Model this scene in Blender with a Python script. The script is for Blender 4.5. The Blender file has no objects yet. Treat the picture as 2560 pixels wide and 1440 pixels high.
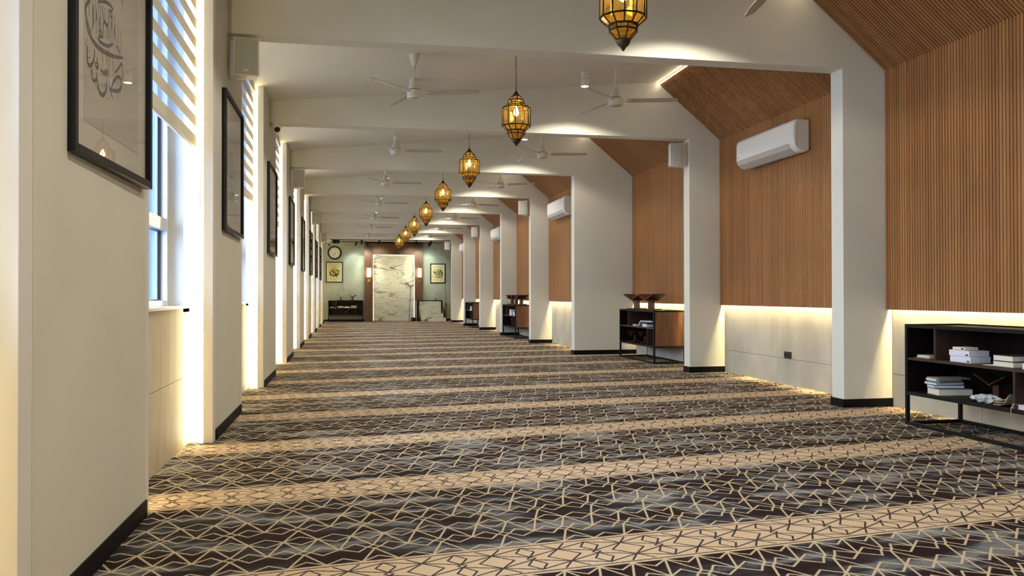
import bpy, bmesh, math, random
from mathutils import Vector, Matrix, Euler
random.seed(7)
S = bpy.context.scene
COL = S.collection
PI = math.pi
R = math.radians

# ------------------------------------------------------------------ camera, sky, exposure
cam = bpy.data.cameras.new('camera')
cam.sensor_width = 36.0
cam.lens = 36.0 * 2058.4569 / 2560.0
cam.clip_start = 0.05
cam.clip_end = 300
cam_o = bpy.data.objects.new('camera', cam)
COL.objects.link(cam_o)
_yaw, _pit, _rol = 0.1953, 0.0083, -0.0016
cam_o.matrix_world = (Matrix.Translation((0, 0, 1.35)) @ Matrix.Rotation(-_yaw, 4, 'Z') @ Matrix.Rotation(PI / 2 + _pit, 4, 'X')
                      @ Matrix.Rotation(_rol, 4, 'Z'))
S.camera = cam_o

SKY = 2.0
w = bpy.data.worlds.new('sky')
S.world = w
w.use_nodes = True
wn = w.node_tree.nodes
wl = w.node_tree.links
bg = wn['Background']
tc = wn.new('ShaderNodeTexCoord')
sp = wn.new('ShaderNodeSeparateXYZ')
ramp = wn.new('ShaderNodeValToRGB')
wl.new(tc.outputs['Generated'], sp.inputs[0])
wl.new(sp.outputs['Z'], ramp.inputs[0])
ramp.color_ramp.elements[0].position = 0.0
ramp.color_ramp.elements[0].color = (0.09, 0.235, 0.68, 1)
ramp.color_ramp.elements[1].position = 0.7
ramp.color_ramp.elements[1].color = (0.07, 0.18, 0.50, 1)
wl.new(ramp.outputs[0], bg.inputs[0])
bg.inputs[1].default_value = SKY

# added soft lamp standing in for skylight, low on the window side
sd = bpy.data.lights.new('skylight_fill', 'SUN')
sd.energy = 10.0
sd.angle = R(75)
sd.color = (0.74, 0.86, 1.0)
so = bpy.data.objects.new('skylight_fill', sd)
COL.objects.link(so)
so.rotation_euler = Vector((1.0, 0.25, -0.30)).to_track_quat('-Z', 'Y').to_euler()

S.view_settings.view_transform = 'Standard'
S.view_settings.look = 'None'
S.view_settings.exposure = 0.95
S.view_settings.gamma = 1.0
S.view_settings.use_curve_mapping = False
cy = S.cycles
cy.use_denoising = True
cy.max_bounces = 6
cy.diffuse_bounces = 4
cy.glossy_bounces = 3
cy.transmission_bounces = 3
cy.transparent_max_bounces = 12
cy.caustics_reflective = False
cy.caustics_refractive = False
cy.sample_clamp_indirect = 4.0
cy.use_adaptive_sampling = True
cy.adaptive_threshold = 0.03

# light levels of the lamps in the hall
SPOT_W = 76
LANTERN_W = 9
LED_WALL = 120
LED_PIER = 22
LED_RIDGE = 12
TRACK_W = 60

# ------------------------------------------------------------------ measures of the hall
F1, ST = 8.861, 4.5202          # first portal seen, spacing
XL, HB, HT = -1.224, 4.05, 0.245
K0, K1 = -2, 7                  # portals
YEND = 43.2
YBACK = -4.7
def FY(k): return F1 + ST * k
def xin(k): return 5.78 if k < 2 else 4.97
def xslat(k): return 6.34 if k < 2 else 5.485      # bay k lies between portal k and k+1
def xconc(k): return xslat(k) + 0.09
def zc(x): return 4.4 + 0.0938 * (x + 1.2)
def ridge(k): return (5.2, zc(5.2)) if k < 2 else (4.417, zc(4.417))

# ------------------------------------------------------------------ materials
MATS = {}
def newmat(name):
    m = bpy.data.materials.new(name)
    m.use_nodes = True
    MATS[name] = m
    return m, m.node_tree.nodes, m.node_tree.links, m.node_tree.nodes['Principled BSDF']
def rgba(c): return (c[0], c[1], c[2], 1)
def plain(name, col, rough=0.5, metal=0.0, noise=0.0, scale=8, stretch=(1, 1, 1), bump=0.0, spec=0.5):
    m, n, l, p = newmat(name)
    p.inputs['Base Color'].default_value = rgba(col)
    p.inputs['Roughness'].default_value = rough
    p.inputs['Metallic'].default_value = metal
    p.inputs['Specular IOR Level'].default_value = spec
    if noise or bump:
        t = n.new('ShaderNodeTexCoord')
        mp = n.new('ShaderNodeMapping')
        mp.inputs['Scale'].default_value = stretch
        no = n.new('ShaderNodeTexNoise')
        no.inputs['Scale'].default_value = scale
        no.inputs['Detail'].default_value = 4
        l.new(t.outputs['Object'], mp.inputs[0])
        l.new(mp.outputs[0], no.inputs['Vector'])
        if noise:
            r = n.new('ShaderNodeValToRGB')
            r.color_ramp.elements[0].position = 0.3
            r.color_ramp.elements[1].position = 0.7
            r.color_ramp.elements[0].color = rgba([max(0, c * (1 - noise)) for c in col])
            r.color_ramp.elements[1].color = rgba([min(1, c * (1 + noise)) for c in col])
            l.new(no.outputs['Fac'], r.inputs[0])
            l.new(r.outputs[0], p.inputs['Base Color'])
        if bump:
            b = n.new('ShaderNodeBump')
            b.inputs['Strength'].default_value = bump
            b.inputs['Distance'].default_value = 0.01
            l.new(no.outputs['Fac'], b.inputs['Height'])
            l.new(b.outputs[0], p.inputs['Normal'])
    return m
def emis(name, col, strength):
    m, n, l, p = newmat(name)
    p.inputs['Base Color'].default_value = rgba(col)
    p.inputs['Emission Color'].default_value = rgba(col)
    p.inputs['Emission Strength'].default_value = strength
    return m
def glass(name, tint=(1, 1, 1), refl=1.0, ior=1.5, diff=0.0, dcol=(1, 1, 1), rough=0.0):
    m, n, l, p = newmat(name)
    n.remove(p)
    out = n['Material Output']
    tr = n.new('ShaderNodeBsdfTransparent')
    tr.inputs[0].default_value = rgba(tint)
    gl = n.new('ShaderNodeBsdfGlossy')
    gl.inputs['Roughness'].default_value = rough
    fr = n.new('ShaderNodeFresnel')
    ge = n.new('ShaderNodeNewGeometry')
    io = n.new('ShaderNodeMix'); io.inputs[2].default_value = ior; io.inputs[3].default_value = 1.0 / ior
    l.new(ge.outputs['Backfacing'], io.inputs[0]); l.new(io.outputs[0], fr.inputs[0])
    mu = n.new('ShaderNodeMath'); mu.operation = 'MULTIPLY'; mu.inputs[1].default_value = refl
    l.new(fr.outputs[0], mu.inputs[0])
    mx = n.new('ShaderNodeMixShader')
    l.new(mu.outputs[0], mx.inputs[0])
    base = tr.outputs[0]
    if diff:
        tl = n.new('ShaderNodeBsdfTranslucent')
        tl.inputs[0].default_value = rgba(dcol)
        m2 = n.new('ShaderNodeMixShader')
        m2.inputs[0].default_value = diff
        l.new(tr.outputs[0], m2.inputs[1]); l.new(tl.outputs[0], m2.inputs[2])
        base = m2.outputs[0]
    l.new(base, mx.inputs[1]); l.new(gl.outputs[0], mx.inputs[2])
    l.new(mx.outputs[0], out.inputs[0])
    return m

PAINT = plain('white_paint', (0.67, 0.665, 0.595), 0.75, noise=0.03, scale=1.5, bump=0.02)
CEIL = plain('ceiling_paint', (0.69, 0.685, 0.615), 0.85, noise=0.02, scale=1.2)
TRIMW = plain('white_trim_paint', (0.78, 0.77, 0.74), 0.5)
UPVC = plain('white_window_frame', (0.74, 0.77, 0.80), 0.35)
SKIRT = plain('black_skirting', (0.003, 0.003, 0.004), 0.6, spec=.15)
CONC = plain('concrete_panel', (0.44, 0.415, 0.35), 0.8, noise=0.16, scale=2.2, stretch=(1, 1, .6), bump=0.08)
TRAV = plain('beige_stone_panel', (0.50, 0.43, 0.32), 0.6, noise=0.12, scale=3.0, stretch=(1, 2, .4), bump=0.03)
GREEN = plain('grey_green_panel', (0.30, 0.34, 0.29), 0.7, noise=0.14, scale=1.6, bump=0.05)
BLACKM = plain('black_metal', (0.005, 0.006, 0.006), 0.55, spec=.2)
DGREY = plain('dark_grey_metal', (0.012, 0.013, 0.012), 0.5, spec=.3)
DWOOD = plain('dark_brown_wood', (0.008, 0.0035, 0.0035), 0.5, spec=.2, noise=0.3, scale=6, stretch=(1, 1, 12))
SHWOOD = plain('shelf_edge_wood', (0.045, 0.024, 0.020), 0.5, spec=.3, noise=0.25, scale=8, stretch=(1, 6, 1))
SIDEW = plain('walnut_side', (0.12, 0.05, 0.022), 0.45, noise=0.35, scale=5, stretch=(6, 6, .5))
PILW = plain('walnut_portal', (0.10, 0.045, 0.022), 0.4, noise=0.3, scale=3, stretch=(5, 5, .4))
REHAL = plain('red_brown_wood', (0.055, 0.016, 0.009), 0.35, noise=0.3, scale=10, stretch=(6, 1, 1))
ACW = plain('white_plastic', (0.80, 0.78, 0.73), 0.28)
ACG = plain('grey_plastic', (0.42, 0.39, 0.35), 0.4)
SPKW = plain('speaker_plastic', (0.72, 0.71, 0.66), 0.45)
SPKG = plain('speaker_grille', (0.42, 0.43, 0.40), 0.7, noise=0.08, scale=300)
FANW = plain('fan_enamel', (0.72, 0.70, 0.64), 0.35)
FANB = plain('fan_blade_underside', (0.44, 0.41, 0.36), 0.45)
BRASS = plain('aged_brass', (0.060, 0.038, 0.016), 0.4, metal=0.5, noise=0.4, scale=60)
GOLD = plain('polished_brass', (0.75, 0.50, 0.16), 0.25, metal=1.0)
AMBER = glass('amber_glass', (0.90, 0.80, 0.60), 1.0, 1.5, 0.08, (1.0, 0.78, 0.35), 0.08)
AMBER_D = glass('deep_amber_glass', (0.84, 0.68, 0.30), 1.0, 1.5, 0.10, (1.0, 0.72, 0.2), 0.08)
CLEAR = glass('window_glass', (0.93, 0.97, 1.0), 1.0, 1.5)
PICG = glass('picture_glass', (1, 1, 1), 1.0, 1.5)
SHEER = glass('sheer_blind_fabric', (0.70, 0.74, 0.80), 0.2, 1.3, 0.08, (0.8, 0.8, 0.8), 0.6)
m, n, l, p = newmat('beige_blind_fabric')
p.inputs['Base Color'].default_value = (0.70, 0.60, 0.45, 1)
p.inputs['Roughness'].default_value = 0.9
tl = n.new('ShaderNodeBsdfTranslucent'); tl.inputs[0].default_value = (0.75, 0.62, 0.42, 1)
mx = n.new('ShaderNodeMixShader'); mx.inputs[0].default_value = 0.45
l.new(p.outputs[0], mx.inputs[1]); l.new(tl.outputs[0], mx.inputs[2]); l.new(mx.outputs[0], n['Material Output'].inputs[0])
FABRIC = m
PAPER = plain('cream_mount_board', (0.80, 0.76, 0.66), 0.8)
ARTP = plain('grey_art_paper', (0.66, 0.60, 0.50), 0.8)
ARTY = plain('yellow_art_paper', (0.62, 0.58, 0.28), 0.8)
INK = plain('black_ink', (0.02, 0.018, 0.016), 0.6)
INKG = plain('grey_ink', (0.10, 0.085, 0.08), 0.6)
FRAMEB = plain('black_picture_frame', (0.006, 0.007, 0.012), 0.45, spec=.3)
FRAMEU = plain('bronze_frame_face', (0.07, 0.06, 0.045), 0.35)
BULB = emis('glowing_bulb', (1.0, 0.78, 0.30), 30)
LEDW = emis('warm_led_strip', (1.0, 0.77, 0.36), LED_WALL)
LEDP = emis('pier_led_strip', (1.0, 0.84, 0.50), LED_PIER)
LEDR = emis('ridge_led_strip', (1.0, 0.84, 0.58), LED_RIDGE)
LEDM = emis('marble_backlight_strip', (1.0, 0.90, 0.66), 1.7)
LENS = emis('spotlight_lens', (1.0, 0.92, 0.76), 30)
SCON = emis('lit_glass_tube', (1.0, 0.93, 0.72), 7)
WHITEC = plain('white_cardboard', (0.72, 0.72, 0.84), 0.6)
CREAMP = plain('page_edges', (0.72, 0.68, 0.58), 0.8, noise=0.1, scale=60, stretch=(1, 1, 12))
BLUEC = plain('slate_blue_cover', (0.06, 0.09, 0.16), 0.5)
TEALC = plain('teal_cover', (0.10, 0.25, 0.28), 0.5)
GREYC = plain('grey_cover', (0.17, 0.155, 0.14), 0.6)
BROWNC = plain('brown_cover', (0.06, 0.035, 0.025), 0.5)
BEIGEC = plain('beige_cover', (0.35, 0.30, 0.22), 0.6)
PLASTIC = plain('crumpled_clear_plastic', (0.55, 0.56, 0.58), 0.2, noise=0.3, scale=30)
CLOCKF = plain('clock_face', (0.66, 0.67, 0.62), 0.5)
SOCK = plain('black_socket', (0.01, 0.01, 0.012), 0.35)
CANE = plain('cane_wood', (0.25, 0.07, 0.03), 0.35)

# slatted wood: colour varies from slat to slat
def slatmat(name, a, b):
    m, n, l, p = newmat(name)
    g = n.new('ShaderNodeNewGeometry')
    s = n.new('ShaderNodeSeparateXYZ'); l.new(g.outputs['Position'], s.inputs[0])
    d = n.new('ShaderNodeMath'); d.operation = 'DIVIDE'; d.inputs[1].default_value = 0.0445; l.new(s.outputs['Y'], d.inputs[0])
    f = n.new('ShaderNodeMath'); f.operation = 'FLOOR'; l.new(d.outputs[0], f.inputs[0])
    wn_ = n.new('ShaderNodeTexWhiteNoise'); wn_.noise_dimensions = '1D'; l.new(f.outputs[0], wn_.inputs['W'])
    no = n.new('ShaderNodeTexNoise'); no.inputs['Scale'].default_value = 3
    mp = n.new('ShaderNodeMapping'); mp.inputs['Scale'].default_value = (8, 40, 1.2)
    l.new(g.outputs['Position'], mp.inputs[0]); l.new(mp.outputs[0], no.inputs['Vector'])
    no2 = n.new('ShaderNodeTexNoise'); no2.inputs['Scale'].default_value = 0.9; no2.inputs['Detail'].default_value = 1
    l.new(g.outputs['Position'], no2.inputs['Vector'])
    ad = n.new('ShaderNodeMath'); ad.operation = 'MULTIPLY_ADD'; ad.inputs[1].default_value = 0.35
    l.new(wn_.outputs['Value'], ad.inputs[0])
    sc = n.new('ShaderNodeMath'); sc.operation = 'MULTIPLY'; sc.inputs[1].default_value = 0.35; l.new(no.outputs['Fac'], sc.inputs[0])
    l.new(sc.outputs[0], ad.inputs[2])
    ad2 = n.new('ShaderNodeMath'); ad2.operation = 'MULTIPLY_ADD'; ad2.inputs[1].default_value = 0.6
    l.new(no2.outputs['Fac'], ad2.inputs[0]); l.new(ad.outputs[0], ad2.inputs[2])
    r = n.new('ShaderNodeValToRGB')
    r.color_ramp.elements[0].position = 0.3; r.color_ramp.elements[0].color = rgba(a)
    r.color_ramp.elements[1].position = 1.0; r.color_ramp.elements[1].color = rgba(b)
    l.new(ad2.outputs[0], r.inputs[0]); l.new(r.outputs[0], p.inputs['Base Color'])
    p.inputs['Roughness'].default_value = 0.5
    return m
SLAT = slatmat('oak_slat', (0.24, 0.095, 0.026), (0.40, 0.185, 0.062))
SLATB = plain('dark_slat_backing', (0.045, 0.012, 0.008), 0.8)

# veined marble
m, n, l, p = newmat('veined_marble')
t = n.new('ShaderNodeNewGeometry')
mp = n.new('ShaderNodeMapping'); mp.inputs['Rotation'].default_value = (0, R(36), 0); mp.inputs['Scale'].default_value = (.6, 1, 1.9)
l.new(t.outputs['Position'], mp.inputs[0])
def veins(scale, width, det, dist):
    no = n.new('ShaderNodeTexNoise'); no.inputs['Scale'].default_value = scale; no.inputs['Detail'].default_value = det
    no.inputs['Distortion'].default_value = dist
    l.new(mp.outputs[0], no.inputs['Vector'])
    a = n.new('ShaderNodeMath'); a.operation = 'SUBTRACT'; a.inputs[1].default_value = 0.5; l.new(no.outputs['Fac'], a.inputs[0])
    b = n.new('ShaderNodeMath'); b.operation = 'ABSOLUTE'; l.new(a.outputs[0], b.inputs[0])
    c = n.new('ShaderNodeMapRange'); c.inputs['From Max'].default_value = width; c.inputs['To Min'].default_value = 1; c.inputs['To Max'].default_value = 0
    l.new(b.outputs[0], c.inputs['Value'])
    return c.outputs[0]
v1 = veins(1.0, 0.06, 7, 1.0); v2 = veins(2.2, 0.035, 5, .6)
msk = n.new('ShaderNodeTexNoise'); msk.inputs['Scale'].default_value = 0.9; l.new(mp.outputs[0], msk.inputs['Vector'])
mr = n.new('ShaderNodeMapRange'); mr.inputs['From Min'].default_value = .42; mr.inputs['From Max'].default_value = .62; l.new(msk.outputs['Fac'], mr.inputs['Value'])
mu = n.new('ShaderNodeMath'); mu.operation = 'MULTIPLY'; l.new(v1, mu.inputs[0]); l.new(mr.outputs[0], mu.inputs[1])
mu2 = n.new('ShaderNodeMath'); mu2.operation = 'MULTIPLY_ADD'; mu2.inputs[1].default_value = .3; l.new(v2, mu2.inputs[0]); l.new(mu.outputs[0], mu2.inputs[2])
r = n.new('ShaderNodeValToRGB'); r.color_ramp.elements[0].color = (0.62, 0.63, 0.52, 1); r.color_ramp.elements[1].color = (0.07, 0.08, 0.07, 1)
l.new(mu2.outputs[0], r.inputs[0]); l.new(r.outputs[0], p.inputs['Base Color']); p.inputs['Roughness'].default_value = 0.25
MARBLE = m

# ---- carpet: slanted bands woven with a lattice, all from segment distances
Q, H2, U0, V0, PER, TH = 0.0915, 0.23125, 1.0665, 4.21, 1.85, 0.1273
grp = bpy.data.node_groups.new('segment_distance', 'ShaderNodeTree')
grp.interface.new_socket('P', in_out='INPUT', socket_type='NodeSocketVector')
grp.interface.new_socket('A', in_out='INPUT', socket_type='NodeSocketVector')
grp.interface.new_socket('B', in_out='INPUT', socket_type='NodeSocketVector')
grp.interface.new_socket('D', in_out='OUTPUT', socket_type='NodeSocketFloat')
gn, gl = grp.nodes, grp.links
gi = gn.new('NodeGroupInput'); go = gn.new('NodeGroupOutput')
def vm(op, a, b=None):
    x = gn.new('ShaderNodeVectorMath'); x.operation = op
    gl.new(a, x.inputs[0])
    if b is not None: gl.new(b, x.inputs[1])
    return x
pa = vm('SUBTRACT', gi.outputs['P'], gi.outputs['A']); ba = vm('SUBTRACT', gi.outputs['B'], gi.outputs['A'])
d1 = vm('DOT_PRODUCT', pa.outputs[0], ba.outputs[0]); d2 = vm('DOT_PRODUCT', ba.outputs[0], ba.outputs[0])
dv = gn.new('ShaderNodeMath'); dv.operation = 'DIVIDE'; dv.use_clamp = True
gl.new(d1.outputs['Value'], dv.inputs[0]); gl.new(d2.outputs['Value'], dv.inputs[1])
sc = gn.new('ShaderNodeVectorMath'); sc.operation = 'SCALE'; gl.new(ba.outputs[0], sc.inputs[0]); gl.new(dv.outputs[0], sc.inputs['Scale'])
df = vm('SUBTRACT', pa.outputs[0], sc.outputs[0]); ln = vm('LENGTH', df.outputs[0])
gl.new(ln.outputs['Value'], go.inputs[0])

m, n, l, p = newmat('carpet')
def M(op, a, b=None, c=None):
    x = n.new('ShaderNodeMath'); x.operation = op
    for i, v in enumerate((a, b, c)):
        if v is None: continue
        if isinstance(v, (int, float)): x.inputs[i].default_value = v
        else: l.new(v, x.inputs[i])
    return x.outputs[0]
g = n.new('ShaderNodeNewGeometry')
wob = n.new('ShaderNodeTexNoise'); wob.inputs['Scale'].default_value = 90; wob.inputs['Detail'].default_value = 1
l.new(g.outputs['Position'], wob.inputs['Vector'])
s = n.new('ShaderNodeSeparateXYZ'); l.new(g.outputs['Position'], s.inputs[0])
X, Y = s.outputs['X'], s.outputs['Y']
wv = M('MULTIPLY', M('SUBTRACT', wob.outputs['Fac'], 0.5), 0.007)
u = M('SUBTRACT', M('MULTIPLY_ADD', X, math.cos(TH), M('MULTIPLY', Y, math.sin(TH))), U0)
v = M('SUBTRACT', M('MULTIPLY_ADD', X, -math.sin(TH), M('MULTIPLY', Y, math.cos(TH))), V0)
u = M('ADD', u, wv); v = M('ADD', v, wv)
sx = M('PINGPONG', u, 2 * Q)                     # 0 at the knot columns
vm_ = M('FLOORED_MODULO', v, PER)
tt = M('FLOORED_MODULO', vm_, 2 * H2)
def vec(a, b):
    c = n.new('ShaderNodeCombineXYZ'); l.new(a, c.inputs[0]); l.new(b, c.inputs[1]); return c.outputs[0]
def seg(P, a, b):
    x = n.new('ShaderNodeGroup'); x.node_tree = grp
    l.new(P, x.inputs['P']); x.inputs['A'].default_value = (a[0], a[1], 0); x.inputs['B'].default_value = (b[0], b[1], 0)
    return x.outputs[0]
def many(P, segs):
    o = None
    for a, b in segs:
        d = seg(P, a, b)
        o = d if o is None else M('MINIMUM', o, d)
    return o
P1 = vec(sx, tt)
hx, hz = .036, .03
dark_l = many(P1, [((0, H2 - hz), (Q, 0)), ((0, H2 + hz), (Q, 2 * H2)), ((Q, 2 * H2), (2 * Q, H2)),
                   ((hx, H2), (Q, H2 + .072)), ((Q, H2 + .072), (2 * Q, H2)), ((hx, H2), (Q, H2 - .072)), ((Q, H2 - .072), (2 * Q, H2)),
                   ((0, H2 + hz), (hx, H2)), ((hx, H2), (0, H2 - hz)),
                   ((Q, 0), (2 * Q, .075)), ((Q, 0), (0, .075)), ((Q, 2 * H2), (2 * Q, 2 * H2 - .075)), ((Q, 2 * H2), (0, 2 * H2 - .075))])
mid = 6 * H2 + H2
wv2 = M('ABSOLUTE', M('SUBTRACT', vm_, mid))
P2 = vec(sx, wv2)
light_l = many(P2, [((2 * Q, .10), (Q, 0)), ((2 * Q, .10), (1.3 * Q, .185)), ((2 * Q, .10), (0, .175)), ((2 * Q, .10), (0, .022)),
                    ((0, .175), (.55 * Q, .10)), ((.55 * Q, .10), (0, .022)), ((0, .022), (.25 * Q, 0)), ((0, .203), (3 * Q, .203))])
def line(d, half, soft=.003):
    x = n.new('ShaderNodeMapRange'); x.inputs['From Min'].default_value = half - soft; x.inputs['From Max'].default_value = half + soft
    x.inputs['To Min'].default_value = 1; x.inputs['To Max'].default_value = 0; l.new(d, x.inputs['Value']); return x.outputs[0]
def mixc(f, a, b):
    x = n.new('ShaderNodeMix'); x.data_type = 'RGBA'
    if isinstance(f, (int, float)): x.inputs[0].default_value = f
    else: l.new(f, x.inputs[0])
    for i, c in ((6, a), (7, b)):
        if isinstance(c, tuple): x.inputs[i].default_value = rgba(c)
        else: l.new(c, x.inputs[i])
    return x.outputs[2]
pv = vec(u, v)
def noise(sc_, scale, det=3):
    mp = n.new('ShaderNodeMapping'); mp.inputs['Scale'].default_value = sc_
    l.new(pv, mp.inputs[0])
    x = n.new('ShaderNodeTexNoise'); x.inputs['Scale'].default_value = scale; x.inputs['Detail'].default_value = det
    l.new(mp.outputs[0], x.inputs['Vector']); return x.outputs['Fac']
blot = noise((1.0, 3.0, 1), 1.6, 2)
streak = noise((6, 60, 1), 3.0, 2)
bb = M('MULTIPLY_ADD', M('SUBTRACT', streak, .5), .22, blot)
r = n.new('ShaderNodeValToRGB')
e = r.color_ramp.elements
e[0].position = .39; e[0].color = (0.17, 0.17, 0.172, 1)
e[1].position = .58; e[1].color = (0.020, 0.010, 0.010, 1)
x = e.new(.46); x.color = (0.036, 0.038, 0.046, 1)
x = e.new(.52); x.color = (0.028, 0.019, 0.020, 1)
l.new(bb, r.inputs[0])
fibre = noise((1, 1, 1), 350, 1)
cream = mixc(fibre, (0.42, 0.33, 0.215), (0.62, 0.50, 0.34))
dark = mixc(line(dark_l, .006, .0024), r.outputs[0], cream)
lightbg = mixc(blot, (0.62, 0.47, 0.32), (0.54, 0.40, 0.265))
light = mixc(line(light_l, .0056, .0022), lightbg, (0.035, 0.03, 0.035))
isl = M('GREATER_THAN', vm_, 6 * H2)
colr = mixc(isl, dark, light)
l.new(colr, p.inputs['Base Color'])
p.inputs['Roughness'].default_value = 0.95
p.inputs['Specular IOR Level'].default_value = 0.1
bp_ = n.new('ShaderNodeBump'); bp_.inputs['Strength'].default_value = .35; bp_.inputs['Distance'].default_value = .004
l.new(fibre, bp_.inputs['Height']); l.new(bp_.outputs[0], p.inputs['Normal'])
CARPET = m

# ------------------------------------------------------------------ mesh helpers
class MB:
    def __init__(s): s.v = []; s.f = []; s.m = []
    def add(s, vs, fs, mi=0):
        o = len(s.v); s.v += [tuple(a) for a in vs]; s.f += [tuple(i + o for i in f) for f in fs]; s.m += [mi] * len(fs); return s
    def box(s, x0, y0, z0, x1, y1, z1, mi=0):
        if x0 > x1: x0, x1 = x1, x0
        if y0 > y1: y0, y1 = y1, y0
        if z0 > z1: z0, z1 = z1, z0
        return s.add([(x0, y0, z0), (x1, y0, z0), (x1, y1, z0), (x0, y1, z0), (x0, y0, z1), (x1, y0, z1), (x1, y1, z1), (x0, y1, z1)],
                     [(0, 3, 2, 1), (4, 5, 6, 7), (0, 1, 5, 4), (1, 2, 6, 5), (2, 3, 7, 6), (3, 0, 4, 7)], mi)
    def prism(s, pts, axis, a, b, mi=0):
        """closed polygon in the two other axes, extruded along axis from a to b"""
        def P(p, t):
            q = list(p); q.insert(axis, t); return q
        k = len(pts)
        vs = [P(p, a) for p in pts] + [P(p, b) for p in pts]
        return s.add(vs, [tuple(range(k))[::-1], tuple(range(k, 2 * k))] + [(i, (i + 1) % k, k + (i + 1) % k, k + i) for i in range(k)], mi)
    def lathe(s, prof, seg=16, c=(0, 0, 0), mi=0, rot0=0.0, axis=2, cap=True):
        vs = []
        for r_, z in prof:
            for i in range(seg):
                a = rot0 + 2 * PI * i / seg
                q = [r_ * math.cos(a), r_ * math.sin(a)]; q.insert(axis, z)
                vs.append((c[0] + q[0], c[1] + q[1], c[2] + q[2]))
        fs = []
        for j in range(len(prof) - 1):
            for i in range(seg):
                i2 = (i + 1) % seg
                fs.append((j * seg + i, j * seg + i2, (j + 1) * seg + i2, (j + 1) * seg + i))
        if cap:
            fs.append(tuple(range(seg))[::-1]); fs.append(tuple((len(prof) - 1) * seg + i for i in range(seg)))
        return s.add(vs, fs, mi)
    def bar(s, a, b, w, mi=0, n_=4):
        """straight bar of thickness w between two points"""
        a, b = Vector(a), Vector(b); d = (b - a)
        if d.length < 1e-6: return s
        d.normalize(); u_ = d.orthogonal().normalized(); v_ = d.cross(u_)
        vs = []
        for c in (a, b):
            for i in range(n_):
                t_ = 2 * PI * i / n_
                vs.append(c + u_ * (w / 2 * math.cos(t_)) + v_ * (w / 2 * math.sin(t_)))
        fs = [(i, (i + 1) % n_, n_ + (i + 1) % n_, n_ + i) for i in range(n_)] + [tuple(range(n_))[::-1], tuple(range(n_, 2 * n_))]
        return s.add(vs, fs, mi)
    def tube(s, pts, w, mi=0, n_=6):
        for a, b in zip(pts, pts[1:]): s.bar(a, b, w, mi, n_)
        return s
    def build(s, name, mats, parent=None, smooth=False, loc=None, bevel=0):
        me = bpy.data.meshes.new(name)
        me.from_pydata(s.v, [], s.f)
        if not isinstance(mats, (list, tuple)): mats = [mats]
        for mt in mats: me.materials.append(mt)
        if len(mats) > 1: me.polygons.foreach_set('material_index', s.m)
        bm = bmesh.new(); bm.from_mesh(me)
        bmesh.ops.recalc_face_normals(bm, faces=bm.faces); bm.to_mesh(me); bm.free()
        if smooth:
            me.polygons.foreach_set('use_smooth', [True] * len(me.polygons))
        o = bpy.data.objects.new(name, me); COL.objects.link(o)
        if parent: o.parent = parent
        if loc: o.location = loc
        if bevel:
            b = o.modifiers.new('bevel', 'BEVEL'); b.width = bevel; b.segments = 2; b.limit_method = 'ANGLE'; b.angle_limit = R(40)
        return o
def smooth_by_angle(o, deg=40):
    me = o.data
    me.polygons.foreach_set('use_smooth', [True] * len(me.polygons))
    me.set_sharp_from_angle(angle=R(deg))
    return o
def tag(o, label, cat, group=None):
    o['label'] = label; o['category'] = cat
    if group: o['group'] = group
    return o
def struct(o): o['kind'] = 'structure'; return o
def empty(name, loc=(0, 0, 0), rz=0.0):
    o = bpy.data.objects.new(name, None); COL.objects.link(o); o.location = loc; o.rotation_euler = (0, 0, rz); o.empty_display_size = .1
    return o
def copy_tree(o, parent=None):
    c = o.copy(); COL.objects.link(c); c.parent = parent
    for ch in KIDS.get(o.name, ()) or [q for q in o.children]:
        copy_tree(ch, c)
    return c
KIDS = {}
def light(name, kind, loc, energy, col, parent=None, **kw):
    d = bpy.data.lights.new(name, kind); d.energy = energy; d.color = col
    for k_, v_ in kw.items(): setattr(d, k_, v_)
    o = bpy.data.objects.new(name, d); COL.objects.link(o); o.location = loc
    if parent: o.parent = parent
    return o
ORD = ['first', 'second', 'third', 'fourth', 'fifth', 'sixth', 'seventh', 'eighth', 'ninth', 'tenth']
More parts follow.
